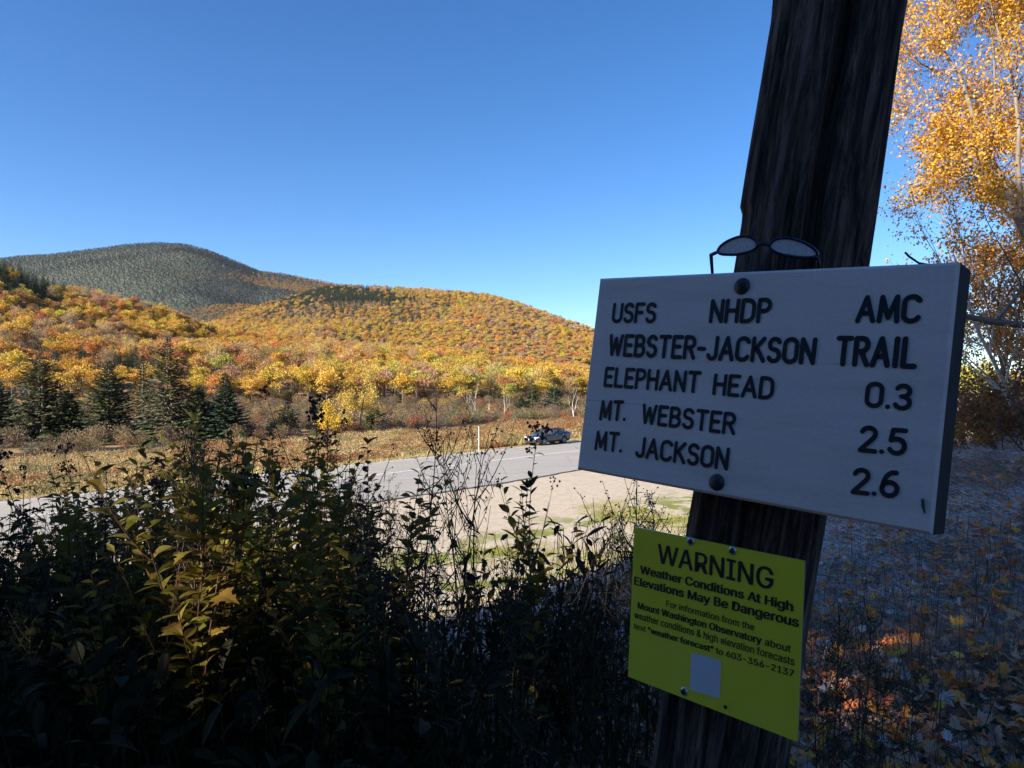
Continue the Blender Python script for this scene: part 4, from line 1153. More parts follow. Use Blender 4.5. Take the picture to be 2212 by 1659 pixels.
# --- yellow warning sign
warn = thing('warning_sign', 'yellow metal weather warning sign screwed to the post below the trail sign', 'sign')
warn.matrix_world = YM
M['yellow'] = vmat('yellow_enamel', [(.25, (.76, .66, .03)), (.5, (.82, .72, .04)), (.75, (.86, .76, .06))], 4, .35, .05, .001)
M['print'] = vmat('black_print', [(.3, (.012, .012, .010)), (.7, (.02, .02, .017))], 60, .5)
M['alu'] = vmat('bare_aluminium', [(.3, (.45, .46, .47)), (.7, (.6, .61, .62))], 60, .35, metal=.9)
hw, hh = yw / 2, yh / 2
me = mesh('panel', [(-hw, 0, -hh), (hw, 0, -hh), (hw, 0, hh), (-hw, 0, hh), (-hw, .0025, -hh), (hw, .0025, -hh), (hw, .0025, hh), (-hw, .0025, hh)],
          [(0, 1, 2, 3), (7, 6, 5, 4), (0, 4, 5, 1), (1, 5, 6, 2), (2, 6, 7, 3), (3, 7, 4, 0)], [M['yellow'], M['alu']], mi=[0, 1, 1, 1, 1, 1])
ob('panel', me, warn)
c5 = lambda x, y: ((2300 + x * .6173) * .5486, (2000 + y * .6173) * .5486)


SANS = None
try:      # the plain grotesque face that ships with Blender itself; its built-in default face is used if absent
    import os
    fp_ = os.path.join(bpy.utils.system_resource('DATAFILES'), 'fonts', 'Inter.woff2')
    if os.path.exists(fp_): SANS = bpy.data.fonts.load(fp_)
except Exception:
    SANS = None


def text_mesh(body, off):
    cu = bpy.data.curves.new('t', 'FONT'); cu.body = body
    if SANS: cu.font = SANS
    cu.size = 1; cu.offset = off; cu.resolution_u = 3
    o = bpy.data.objects.new('t', cu); COL.objects.link(o)
    dg = bpy.context.evaluated_depsgraph_get(); me = bpy.data.meshes.new_from_object(o.evaluated_get(dg)); 
    V = np.array([v.co[:] for v in me.vertices]) if len(me.vertices) else np.zeros((1, 3)); Fc = [tuple(p_.vertices) for p_ in me.polygons]
    COL.objects.unlink(o); bpy.data.objects.remove(o); bpy.data.meshes.remove(me)
    return V, Fc


_hv, _ = text_mesh('H', 0); CAP = _hv[:, 1].max() - _hv[:, 1].min(); BASE = _hv[:, 1].min()
XH = text_mesh('x', 0)[0][:, 1].max() - BASE


def printed(segs, xl, bl, xr, br, capl, capkind='cap'):
    xa, za = local_of(YM, *c5(xl, bl)); xb, zb_ = local_of(YM, *c5(xr, br)); _, zt = local_of(YM, *c5(xl, capl))
    h = (zt - za) / (CAP if capkind == 'cap' else XH)
    x = 0; b = MB(); Vs = []
    for body, off in segs:
        lead = len(body) - len(body.lstrip(' ')); x += .26 * lead
        V, Fc = text_mesh(body.strip(' '), 0 if SANS else off)
        V = V.copy(); V[:, 0] += x - V[:, 0].min(); x = V[:, 0].max() + .26 * (len(body) - len(body.rstrip(' ')))
        Vs.append((V, Fc, off if SANS else 0))
    x = Vs[-1][0][:, 0].max(); sx = (xb - xa) / x
    for V, Fc, off in Vs:
        for q_, sh in enumerate((0, off, -off, off * .5, -off * .5) if off > .01 else (0,)):
            X_ = xa + (V[:, 0] + sh) * sx; t = (X_ - xa) / (xb - xa)
            b.add(np.stack([X_, np.full(len(V), -.0006 - .00003 * q_), za + (zb_ - za) * t + (V[:, 1] + (0, .3, -.3, -.3, .3)[q_] * off - BASE) * h], 1), Fc)
    ob('lettering', b.mesh('lettering', M['print']), warn)


B_, G_ = .034, .013
printed([('WARNING', .016)], 470, 348, 1203, 521, 228)
printed([('Weather Conditions At High', B_)], 360, 416, 1330, 658, 366)
printed([('Elevations May Be Dangerous', B_)], 322, 488, 1367, 760, 437)
printed([('For information from the', G_)], 525, 628, 1085, 783, 588)
printed([('Mount Washington Observatory ', B_), ('about', G_)], 344, 640, 1318, 922, 600)
printed([('weather conditions & high elevation forecasts', G_)], 320, 700, 1342, 1006, 668, 'x')
printed([('text ', G_), ('"weather forecast"', B_), (' to 603-356-2137', .02)], 318, 768, 1338, 1078, 732)
q = [local_of(YM, *c5(*p_)) for p_ in ((685, 922), (876, 972), (866, 1217), (674, 1158))]
ob('sticker', mesh('sticker', [(x, -.0005, z) for x, z in q][::-1], [(0, 1, 2, 3)], vmat('white_sticker', [(.3, (.62, .62, .63)), (.7, (.70, .70, .71))], 30, .5)), warn)
for sx_, sy_, rr_, wash in [(680, 213, 23, 1), (947, 272, 25, 1), (637, 1170, 24, 1), (903, 1270, 12, 0)]:
    x, z = local_of(YM, *c5(sx_, sy_)); r0 = abs(local_of(YM, *c5(sx_ + rr_, sy_))[0] - x)
    if wash:
        b = MB(); b.dome((x, -.0002, z), (0, -1, 0), r0, .0022, 18, 3); w_ = ob('washer', b.mesh('washer', M['alu'], True), warn)
        b = MB(); b.dome((x, -.002, z), (0, -1, 0), r0 * .62, r0 * .45, 14, 4); ob('screw', b.mesh('screw', M['bolt'], True), w_)
    else:
        b = MB(); a = np.linspace(0, 6.2832, 15)[:-1]; b.add(np.stack([x + r0 * np.cos(a), 0 * a - .0008, z + r0 * np.sin(a)], 1), [tuple(range(14))]); ob('bolt_hole', b.mesh('bolt_hole', M['print']), warn)

# --- spectacles left on top of the trail sign
gl = thing('spectacles', 'dark framed spectacles with frosted lenses left on top of the trail sign', 'glasses')
gd = 1.13
gL, gR = at(1590, 537, gd), at(1711, 541, gd - .045)
ux = (gR - gL); sep_ = np.linalg.norm(ux); ux = ux / sep_; uz = np.array([.06, -.25, 1.]); uz -= ux * np.dot(ux, uz); uz /= np.linalg.norm(uz); uy = np.cross(uz, ux)
gl.matrix_world = Matrix([[float(ux[i]), float(uy[i]), float(uz[i]), float(((gL + gR) / 2)[i])] for i in range(3)] + [[0, 0, 0, 1]])
M['frame'] = vmat('spectacle_frame', [(.3, (.010, .012, .03)), (.7, (.02, .025, .06))], 30, .3)
m, nt, p = nodes('frosted_lens'); p.inputs['Base Color'].default_value = (.42, .43, .46, 1); p.inputs['Roughness'].default_value = .6; p.inputs['Alpha'].default_value = 1.0
nt.links.new(ramp(nt, noise(nt, 260, 4, .7, nt.nodes.new('ShaderNodeTexCoord').outputs['Object']), [(.3, (.55, .54, .56)), (.7, (.90, .88, .90))]), p.inputs['Base Color']); M['lens'] = m
b = MB()
for sx_, rx, rz2, tilt in ((-1, .0325, .0145, .20), (1, .0335, .0140, -.17)):
    a = np.linspace(0, 2 * math.pi, 37); cx = sx_ * sep_ / 2
    # flattened teardrop lens, high at the bridge
    ex = rx * np.cos(a); ez = rz2 * np.where(np.sin(a) > 0, 1.15 * np.sin(a), .62 * np.sin(a)) * (1 - .18 * np.cos(a) * sx_)
    X_ = cx + ex * math.cos(tilt) - ez * math.sin(tilt); Z_ = ex * math.sin(tilt) + ez * math.cos(tilt); Y_ = .004 * (np.abs(X_) / .06) ** 2 * 2
    b.tube(np.stack([X_, Y_, Z_], 1), .0023, 5, False)
    ob('lens', mesh('lens', np.stack([X_[:-1], Y_[:-1] - .0004, Z_[:-1]], 1), [tuple(range(36))], M['lens']), gl)
inn = sep_ / 2 - .031
b.tube([(-inn, 0, .006), (-inn * .4, -.002, .0085), (inn * .4, -.002, .0085), (inn, 0, .006)], .0030, 5)
b.tube([(-sep_ / 2 - .031, .002, -.007), (-sep_ / 2 - .040, .004, -.011)], .003, 5)
b.tube([(sep_ / 2 + .031, .002, -.007), (sep_ / 2 + .036, .004, -.011)], .003, 5)
ob('frame', b.mesh('frame', M['frame'], True), gl)
for sx_ in (-1, 1):
    x0_ = sx_ * (sep_ / 2 + .040 if sx_ < 0 else sep_ / 2 + .036)
    b = MB(); b.tube([(x0_, .004, -.010), (x0_ + sx_ * .001, .012, -.022), (x0_, .020, -.045), (x0_ - sx_ * .004, .026, -.060)], [.003, .0028, .0025, .003], 5)
    ob('temple', b.mesh('temple', M['frame'], True), gl)
# small dark metal scrap and bent wire on the right end of the board
P = at(1965, 555, .96); t = thing('wire_scrap', 'small bent wire scrap lying on the right top edge of the trail sign', 'wire')
b = MB(); b.tube([P + [-.006, 0, .006], P + [0, 0, 0], P + [.012, 0, -.008], P + [.03, .005, -.010]], .0016, 4); b.tube([P + [.03, .005, -.011], P + [.06, .005, -.010]], .003, 5)
ob('wire', b.mesh('wire', M['bolt']), t)

# ------------------------------------------------------------------ foreground thicket plants
def leaf_geo(base, d, up, L, W, droop=.25, fold=.25, lobed=False, jag=0.):
    d = np.array(d, float); d /= np.linalg.norm(d); side = np.cross(d, up); side /= np.linalg.norm(side) + 1e-9; nrm = np.cross(side, d)
    if lobed:
        pts = [(0, 0), (.04, .20), (-.08, .42), (.12, .38), (.10, .62), (.30, .50), (.42, .72), (.46, .36), (.58, .22), (.66, .34), (.76, .14), (1.0, 0)]
        V = [np.array(base) + d * (L * a) + side * (W * s * q) + nrm * (-droop * L * a * a + fold * W * abs(q)) for s in (1, -1) for a, q in pts]
        k = len(pts); c = np.array(base) + d * L * .4 - nrm * droop * L * .16; V.append(c); ci = 2 * k
        Fc = [(ci, i, i + 1) for i in range(k - 1)] + [(ci, k + i + 1, k + i) for i in range(k - 1)]
        return V, Fc
    st = [(0, 0), (.18, .62), (.42, 1), (.70, .78), (.88, .38), (1, 0)]
    V = []
    for a, w_ in st:
        c = np.array(base) + d * (L * a) - nrm * (droop * L * a * a)
        V += [c + side * (W * .5 * w_) + nrm * (fold * W * .5 * w_), c, c - side * (W * .5 * w_) + nrm * (fold * W * .5 * w_)]
    Fc = []
    for i in range(len(st) - 1):
        k = 3 * i; Fc += [(k, k + 1, k + 4, k + 3), (k + 1, k + 2, k + 5, k + 4)]
    return V, Fc


UP = np.array([0, 0, 1.])


def build_plant(kind, rg, single=False):
    """returns stem mesh, list of leaf geos, head mesh or None for a plant 1.5 m tall"""
    H = 1.5; stem = MB(); leaves = []; head = MB()
    lean = rg.normal(size=2) * .07; z = np.linspace(0, H, 11)
    ax = np.stack([lean[0] * (z / H) ** 1.6 * H + .015 * np.sin(z * 5 + rg.uniform(0, 6)), lean[1] * (z / H) ** 1.6 * H + .015 * np.cos(z * 4 + rg.uniform(0, 6)), z], 1)
    pos = lambda t: np.array([np.interp(t * H, z, ax[:, i]) for i in range(3)])
    stem.tube(ax, np.linspace(.0050, .0014, 11), 5, False)
    shoots = [(pos, 0.0, 1.0, H)]
    def side_shoot(t0, a, L, curve=.5):
        p0 = pos(t0); d = np.array([math.cos(a), math.sin(a), .9]); k = np.linspace(0, 1, 7)
        P = p0 + np.outer(k * L, d * .55) + np.outer(k * k * L * curve, UP)
        stem.tube(P, np.linspace(.0028, .0010, 7), 4, False)
        return lambda t, P=P, k=k: np.array([np.interp(t, k, P[:, i]) for i in range(3)])
    def put(fn, n, t0, t1, L, W, el=.4, droop=.3, lobed=False, fold=.3, taper=.4):
        a = rg.uniform(0, 6.28)
        for i in range(n):
            t = t0 + (t1 - t0) * (i + rg.uniform(-.3, .3)) / max(1, n - 1); t = min(1, max(0, t)); a += 2.4 + rg.uniform(-.4, .4)
            e = el + rg.uniform(-.35, .35); d = np.array([math.cos(a), math.sin(a), math.tan(e)])
            s = 1 - taper * max(0, (t - .6) / .4)
            leaves.append(leaf_geo(fn(t), d, UP + rg.normal(size=3) * .35, L * s * rg.uniform(.7, 1.25), W * s * rg.uniform(.75, 1.2), droop * rg.uniform(.3, 1.8), fold, lobed))
    if kind == 'broad':
        put(pos, 34, .30, 1.0, .092, .043, .55, .25)
        for q in range(4):
            t0 = rg.uniform(.45, .8); L = rg.uniform(.25, .45); fn = side_shoot(t0, rg.uniform(0, 6.28), L); put(fn, 13, .2, 1.0, .085, .040, .6, .25)
    elif kind == 'top':      # few large upright leaves crowning a reddish stem
        put(pos, 24, .40, .98, .095, .040, .6, .3)
        for i in range(5):
            a = i * 1.26 + rg.uniform(-.2, .2); leaves.append(leaf_geo(pos(.99), (math.cos(a), math.sin(a), 1.6), UP + rg.normal(size=3) * .4, rg.uniform(.045, .085), rg.uniform(.018, .03), rg.uniform(.1, .7), .3))
    elif kind == 'meadowsweet':
        put(pos, 30, .35, .92, .072, .032, .5, .25)
        for q in range(2):
            fn = side_shoot(rg.uniform(.55, .75), rg.uniform(0, 6.28), rg.uniform(.2, .35), .8); put(fn, 6, .2, .9, .055, .022, .5)
            tip = fn(1.0)
            for _ in range(12): head.octa(tip + rg.normal(size=3) * [.010, .010, .018], rg.uniform(.004, .008))
        for q in range(9):
            a = rg.uniform(0, 6.28); t0 = rg.uniform(.90, .99); L = rg.uniform(.02, .07); e = pos(t0) + [math.cos(a) * L, math.sin(a) * L, L * .8]
            stem.tube([pos(t0), e], .0012, 3, False)
            for _ in range(9): head.octa(e + rg.normal(size=3) * .011, rg.uniform(.004, .009))
    elif kind == 'goldenrod':
        put(pos, 44, .25, .90, .085, .011, .5, .5, fold=.15)
        for q in range(13):
            t0 = rg.uniform(.66, .97); a = rg.uniform(0, 6.28); L = rg.uniform(.08, .24) * (1.15 - (t0 - .66)); fn = side_shoot(t0, a, L, .3)
            put(fn, 5, .15, .9, .04, .007, .5, .5, fold=.1)
            for i in range(10):
                e = fn(rg.uniform(.3, 1)) + rg.normal(size=3) * [.012, .012, .010]; head.octa(e, rg.uniform(.0022, .0045))
    elif kind == 'aster':
        put(pos, 26, .15, .85, .075, .009, -.3, .9, fold=.1)
        for q in range(12):
            t0 = rg.uniform(.42, .95); a = rg.uniform(0, 6.28); L = rg.uniform(.12, .38); fn = side_shoot(t0, a, L, .6)
            put(fn, 6, .1, .9, .045, .006, -.1, 1.0, fold=.1)
            for i in range(4):
                e0 = fn(rg.uniform(.6, 1)); e = e0 + rg.normal(size=3) * .02 + [0, 0, .012]; stem.tube([e0, e], .0008, 3, False); head.octa(e, rg.uniform(.004, .0065))
    elif kind == 'lobed':
        put(pos, 17, .35, 1.0, .085, .075, .3, .25, True, fold=.12, taper=.3)
        for q in range(3):
            fn = side_shoot(rg.uniform(.4, .8), rg.uniform(0, 6.28), .3); put(fn, 6, .3, 1.0, .075, .068, .3, .25, True, fold=.12)
    elif kind == 'bare':
        for q in range(7):
            fn = side_shoot(rg.uniform(.3, .95), rg.uniform(0, 6.28), rg.uniform(.15, .4), .6); put(fn, 3, .3, 1, .04, .010, -.2, .8)
    return stem, leaves, head


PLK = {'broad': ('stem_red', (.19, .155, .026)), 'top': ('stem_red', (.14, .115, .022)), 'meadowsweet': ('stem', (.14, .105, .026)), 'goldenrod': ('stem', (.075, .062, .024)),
       'aster': ('stem', (.065, .045, .022)), 'lobed': ('stem_red', (.19, .14, .024)), 'bare': ('stem', (.06, .042, .024))}
PROTO = {}; rgq = np.random.default_rng(21)
for kd, cnt_ in (('broad', 4), ('top', 2), ('meadowsweet', 4), ('goldenrod', 4), ('aster', 4), ('lobed', 2), ('bare', 2)):
    for i in range(cnt_):
        st, lv, hd = build_plant(kd, rgq); b = MB()
        for V_, F_ in lv: b.add(V_, F_)
        PROTO.setdefault(kd, []).append((st.mesh('stem', M[PLK[kd][0]], True), b.mesh('leaves', M['leaf'], False), hd.mesh('flower_head', M['head']) if hd.n else None))
PN = {'broad': 'leafy_shrub_stem', 'top': 'leafy_shrub_stem', 'meadowsweet': 'meadowsweet_plant', 'goldenrod': 'goldenrod_plant', 'aster': 'aster_plant', 'lobed': 'maple_seedling', 'bare': 'dry_stalk'}


def put_plant(kd, base, h, label, group, rg, single=False, tint=None, rz=None):
    c = PLK[kd][1] if tint is None else tint; f_ = float(rg.uniform(.75, 1.3)); c = [v * f_ for v in c]
    t = thing(PN[kd], label, 'plant', base, float(rg.uniform(0, 6.28)) if rz is None else rz, h / 1.5, group)
    if single:
        st, lv, hd = build_plant(kd, rg); ob('stem', st.mesh('stem', M[PLK[kd][0]], True), t)
        for V_, F_ in lv:
            b = MB(); b.add(V_, F_); o = ob('leaf', b.mesh('leaf', M['leaf'])); o.parent = t; g_ = float(rg.uniform(.6, 1.35)); o['tint'] = [v * g_ for v in c]
        if hd.n: ob('flower_head', hd.mesh('flower_head', M['head']), t)
    else:
        s_, l_, h_ = PROTO[kd][int(rg.integers(0, len(PROTO[kd])))]
        ob('stem', s_, t); l = ob('leaves', l_, t); l['tint'] = c; l['kind'] = 'stuff'
        if h_: ob('flower_head', h_, t)
    return t


def hero(px, pyt, D, kd, label, single=True, tint=None):
    P = at(px, pyt, D); g_ = hz(P[0], P[1]); h = P[2] - g_
    return put_plant(kd, (P[0], P[1], g_), h, label, None, rgq, single, tint)

LIT = (.36, .37, .05)  # sunlight painted in: the uppermost stems get brighter leaf tints
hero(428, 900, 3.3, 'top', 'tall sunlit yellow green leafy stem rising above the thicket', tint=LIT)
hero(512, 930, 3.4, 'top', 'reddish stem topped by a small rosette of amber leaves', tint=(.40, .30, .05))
hero(637, 858, 3.1, 'meadowsweet', 'tall meadowsweet stem with a dark brown seed spike, tallest left of the gap')
hero(112, 935, 3.5, 'meadowsweet', 'meadowsweet stem with a brown flower head standing alone over the far grass')
hero(210, 962, 3.4, 'meadowsweet', 'meadowsweet stem with a wide brown head in front of the railway track')
hero(60, 1068, 3.0, 'meadowsweet', 'low meadowsweet stem with a brown head at the road edge line', single=False)
hero(245, 1000, 2.9, 'broad', 'olive leafy shrub stem with broad upright leaves below the tallest spruce')
hero(325, 1075, 2.9, 'broad', 'olive leafy shrub stem in front of the white edge line')
hero(545, 1010, 2.9, 'broad', 'glowing yellow green leafy shrub stem in the thicket', tint=(.36, .38, .05))  # sunlit glow painted into the leaf tint
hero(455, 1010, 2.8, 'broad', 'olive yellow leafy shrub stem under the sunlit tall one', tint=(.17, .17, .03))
hero(90, 1150, 2.7, 'broad', 'red stemmed leafy shrub at the far end of the thicket before the asphalt')
hero(620, 1030, 2.8, 'lobed', 'maple seedling with large lobed leaves in the thicket')
hero(700, 1015, 2.8, 'lobed', 'maple seedling with dark jagged leaves beside the road view')
hero(706, 905, 3.2, 'meadowsweet', 'shorter meadowsweet spike beside the tallest one', single=False)
hero(795, 955, 3.2, 'top', 'dark stem with drooping brown leaves against the white edge line', tint=(.05, .035, .02))
hero(848, 1010, 2.9, 'broad', 'dark broad leaved stem against the asphalt')
hero(925, 858, 3.0, 'goldenrod', 'tall goldenrod with a dark feathery top reaching above the meadow', single=False)
hero(950, 930, 2.9, 'aster', 'dried aster with tangled narrow leaves below the feathery goldenrod', single=False)
hero(990, 955, 3.0, 'aster', 'dried aster with small round seed heads against the road', single=False)
hero(1020, 1000, 3.0, 'aster', 'slim dried aster with curled leaves beside the gravel', single=False)
hero(1138, 928, 3.3, 'meadowsweet', 'meadowsweet stem with a brown head in front of the parked car', tint=(.05, .045, .02))
hero(1105, 1050, 2.9, 'top', 'short brown leaved stem before the gravel pull-off', tint=(.05, .045, .02))
hero(1165, 1085, 2.7, 'broad', 'dark broad leaved stem right of the gravel view')
hero(1130, 1120, 2.7, 'goldenrod', 'feathery goldenrod in front of the green grass patch', single=False)
hero(1290, 1075, 2.9, 'aster', 'fine branched aster left of the yellow sign', single=False)
hero(1330, 1100, 2.5, 'goldenrod', 'bushy goldenrod just left of the yellow sign', single=False)
hero(1400, 1045, 2.6, 'goldenrod', 'bushy goldenrod below the trail sign', single=False)
hero(1450, 1062, 2.9, 'goldenrod', 'dark goldenrod between the trail sign and the post', single=False)
hero(1375, 1075, 3.0, 'aster', 'fine dark aster behind the goldenrod below the trail sign', single=False)

TL = prof([(-300, 1150), (0, 1170), (60, 1100), (120, 1060), (200, 1015), (300, 1020), (380, 975), (450, 965), (560, 985), (640, 960), (720, 985), (780, 1020), (850, 1050), (900, 1140), (960, 1150), (1020, 1260), (1070, 1240), (1120, 1180), (1200, 1290), (1260, 1290), (1300, 1150), (1480, 1130), (1520, 1300), (1700, 1500), (1760, 1350), (1900, 1330), (1990, 1560), (2212, 1700)])
nfill = 0; tries = 0
while nfill < 255 and tries < 9000:
    tries += 1
    px = rgq.uniform(-120, 1500) if rgq.random() < .93 else rgq.uniform(1740, 1960)
    if 850 < px < 1270 and rgq.random() < .45: continue
    D = rgq.uniform(2.15, 5.4) if px < 1500 else rgq.uniform(1.9, 3.0)
    X_, Y_ = (px - 1106) / F * D, D
    if math.hypot(X_ - .50, Y_ - 1.27) < .25: continue
    g_ = hz(X_, Y_); yt = float(TL(math.atan((px - 1106) / F))) + (rgq.uniform(-35, 60) if rgq.random() < .5 else rgq.uniform(20, 300))
    h = CZ - (yt - 829.5) / F * D - g_
    if h > 1.95: h = 1.95 * rgq.uniform(.85, 1)
    if h < .45: continue
    r_ = rgq.random()
    if px < 820: kd = 'broad' if r_ < .60 else 'lobed' if r_ < .68 else 'goldenrod' if r_ < .8 else 'meadowsweet' if r_ < .9 else 'aster'
    elif px < 1270: kd = 'aster' if r_ < .35 else 'goldenrod' if r_ < .6 else 'top' if r_ < .75 else 'bare'
    else: kd = 'goldenrod' if r_ < .6 else 'aster' if r_ < .85 else 'bare'
    nice = {'broad': 'shaded olive leafy shrub stem within the dark thicket', 'lobed': 'shaded maple seedling within the dark thicket', 'goldenrod': 'shaded dark goldenrod stem within the thicket', 'meadowsweet': 'shaded meadowsweet stem within the thicket', 'aster': 'shaded dry aster stem within the thicket', 'top': 'shaded leafy stem at the thin end of the thicket', 'bare': 'bare dry stalk within the thicket'}[kd]
    if px > 1700: nice = nice.replace('within the dark thicket', 'beside').replace('within the thicket', 'beside the yellow sign' if px < 1830 else 'on the leafy bank right of the yellow sign') + (', near' if D < 2.3 else ', midway' if D < 2.65 else ', farther back')
    if px < 1700: nice = {'broad': 'olive leafy shrub stem', 'lobed': 'maple seedling', 'goldenrod': 'dark goldenrod stem', 'meadowsweet': 'meadowsweet stem', 'aster': 'dry aster stem', 'top': 'leafy stem', 'bare': 'bare dry stalk'}[kd] + (' in thicket front ' if D < 3.1 else ' in thicket middle ' if D < 4.2 else ' in thicket back ') + ('below the yellow sign edge' if px > 1290 else place(px).replace('above', 'below'))
    put_plant(kd, (X_, Y_, g_), h, nice, PN[kd].replace('_', ' ') + 's in the thicket', rgq); nfill += 1

# low tangle that fills the foot of the thicket
TANG = []
for i in range(4):
    b = MB()
    for _ in range(14):
        a = rgq.uniform(0, 6.28); p0 = rgq.normal(size=3) * [.09, .09, 0]; L = rgq.uniform(.3, .75); e = p0 + [math.cos(a) * L * .25, math.sin(a) * L * .25, L]
        m_ = (p0 + e) / 2 + rgq.normal(size=3) * .03; b.tube([p0, m_, e], [.003, .002, .001], 3, False)
        for t in rgq.uniform(.15, 1, 8):
            q_ = p0 + (e - p0) * t; V_, F_ = leaf_geo(q_, rgq.normal(size=3) + [0, 0, .3], UP + rgq.normal(size=3) * .3, rgq.uniform(.04, .08), rgq.uniform(.008, .028), .4)
            b.add(V_, F_)
    TANG.append(b.mesh('tangle', M['leaf']))
n = 420; pxs = rgq.uniform(-150, 1320, n); Ds = rgq.uniform(1.5, 5.0, n); X = (pxs - 1106) / F * Ds; Y = Ds
k = ~((pxs > 880) & (pxs < 1270) & (rgq.random(n) < .8)); X, Y = X[k], Y[k]; n = len(X)
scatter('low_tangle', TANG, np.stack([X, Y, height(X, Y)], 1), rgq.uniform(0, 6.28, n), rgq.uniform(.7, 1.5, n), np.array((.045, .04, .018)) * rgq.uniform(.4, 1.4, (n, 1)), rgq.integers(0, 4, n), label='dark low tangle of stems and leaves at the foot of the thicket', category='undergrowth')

# ------------------------------------------------------------------ frosty bank: matted grass, litter, fallen maple leaves
MAT = []
for i in range(4):
    n_ = 60; P = np.zeros((n_, 3)); P[:, :2] = rgq.normal(size=(n_, 2)) * .12; a = rgq.uniform(0, 6.28, n_)
    d = np.stack([np.cos(a), np.sin(a), rgq.uniform(-.05, .45, n_)], 1); P[:, 2] = .008
    MAT.append(mesh('grass_mat', *kites(P, d, rdir(n_, rgq), rgq.uniform(.05, .15, n_), .0035), M['grass']))
n = 9000; Y = 1.6 + 17 * rgq.random(n) ** 1.4; X = Y * rgq.uniform(-.2, .80, n); p_ = (Y - X) * .7071; k = (p_ < 13.5) & (p_ > -3) & ~((X < .15 * Y) & (Y < 3.5) & (rgq.random(n) < .5)); X, Y = X[k], Y[k]; n = len(X)
frost = np.clip(.30 + .6 * nz(X, Y, .9, 91) + .45 * sm(Y, 4, 9), 0, 1)[:, None]
tint = (1 - frost) * np.array((.46, .29, .20)) + frost * np.array((.85, .78, .76)); tint = tint * rgq.uniform(.5, 1.3, (n, 1)); gr_ = rgq.random(n) < .15; tint[gr_] = np.array((.10, .13, .06))
scatter('frosty_grass', MAT, np.stack([X, Y, height(X, Y)], 1), rgq.uniform(0, 6.28, n), rgq.uniform(.6, 1.3, n) * (1 + .5 * sm(Y, 5, 14)), tint, rgq.integers(0, 4, n), label='flattened frosty grass covering the shaded bank', category='grass')
# thin upright dry stalks
n = 500; Y = 2.2 + 6 * rgq.random(n); X = Y * rgq.uniform(.36, .72, n); 
ST = [mesh('stalk', *kites(np.array([[0, 0, 0.]] * 3) + rgq.normal(size=(3, 3)) * [.05, .05, 0], np.array([[0, 0, 1.]] * 3) + rgq.normal(size=(3, 3)) * .15, rdir(3, rgq), rgq.uniform(.15, .4, 3), .004), M['grass']) for _ in range(3)]
scatter('dry_stalks', ST, np.stack([X, Y, height(X, Y)], 1), rgq.uniform(0, 6.28, n), rgq.uniform(.7, 1.3, n), np.array((.12, .09, .06)) * rgq.uniform(.5, 1.6, (n, 1)), rgq.integers(0, 3, n), label='thin dry stalks standing on the leafy bank', category='grass')
# green tufts in the pull-off patches and along the gravel
n = 5200; s_ = rgq.uniform(-6, 34, n); p_ = rgq.uniform(10, 22, n); X, Y = sp(s_, p_)
nsel = nz(X, Y, .45, 95) + .35 * nz(X, Y, 1.6, 96) - .5 * sm(p_, 17, 22) * 2 + .25; k = (nsel > .15) & (np.abs(X / Y) < .8) & (Y > 4); X, Y = X[k], Y[k]; n = len(X)
GT = [mesh('turf', *tuft(rgq, 40, .055, .012, .45, .7), M['grass']) for _ in range(3)]
scatter('green_turf', GT, np.stack([X, Y, height(X, Y)], 1), rgq.uniform(0, 6.28, n), rgq.uniform(.7, 1.5, n), np.array((.30, .33, .07)) * rgq.uniform(.6, 1.3, (n, 1)) * (1 + np.outer(rgq.random(n), (.35, 0, 0))), rgq.integers(0, 3, n), label='green grass patches along the inner edge of the gravel', category='grass')


def maple_leaf(rg, S=.055):
    half = [(0, -.25), (.30, -.42), (.34, -.20), (.78, -.22), (.62, .02), (.95, .38), (.52, .34), (.50, .55), (.28, .48), (.0, 1.0)]
    pts = half + [(-x, y) for x, y in half[::-1][1:-1]]
    cx, cy = rg.uniform(-.5, .5, 2); V = []
    for x, y in pts:
        r2 = x * x + y * y; V.append((x * S * (1 - .12 * r2), y * S * (1 - .1 * r2), S * (.42 * r2 * (1 + cx * x + cy * y) * rg.uniform(.6, 1.3) + .12 * math.sin(3 * x + cx * 6))))
    V.append((0, 0, 0)); k = len(pts)
    b = MB(); b.add(V, [(k, i, (i + 1) % k) for i in range(k)]); b.tube([(0, -.25 * S, 0), (.1 * S, -.7 * S, .1 * S), (.2 * S, -1.1 * S, .25 * S)], .0009, 3, False)
    return b.mesh('fallen_leaf', M['dead'])
ML = [maple_leaf(rgq, rgq.uniform(.042, .062)) for _ in range(8)]
LC = [((.90, .27, .05), 'orange'), ((.92, .42, .07), 'yellow gold'), ((.62, .30, .20), 'tan brown'), ((.68, .48, .44), 'pale frosted'), ((.74, .17, .07), 'rust red')]
n = 2600; Y = 2.0 + 11 * rgq.random(n) ** 1.3; X = Y * rgq.uniform(.22, .78, n); k = np.hypot(X - .5, Y - 1.27) > .2; X, Y = X[k], Y[k]; n = len(X)
Z = height(X, Y) + .055 + .03 * rgq.random(n); ci = rgq.choice(5, n, p=[.27, .07, .32, .12, .22]); PX, PY = px_of(X, Y, Z)
rot = np.stack([rgq.normal(size=n) * .45, rgq.normal(size=n) * .45, rgq.uniform(0, 6.28, n)], 1); flip = rgq.random(n) < .4; rot[flip, 0] += math.pi; Z[flip] += .012
sc_ = rgq.uniform(.7, 1.25, n); seen = (PX < 2212) & (PY < 1659) & ((PX > 1720))
order = np.argsort(np.where(seen, Y, 1e9)); one = order[:300]; rest = order[300:]
cols = np.array([c for c, _ in LC])[ci] * rgq.uniform(.8, 1.3, (n, 1))
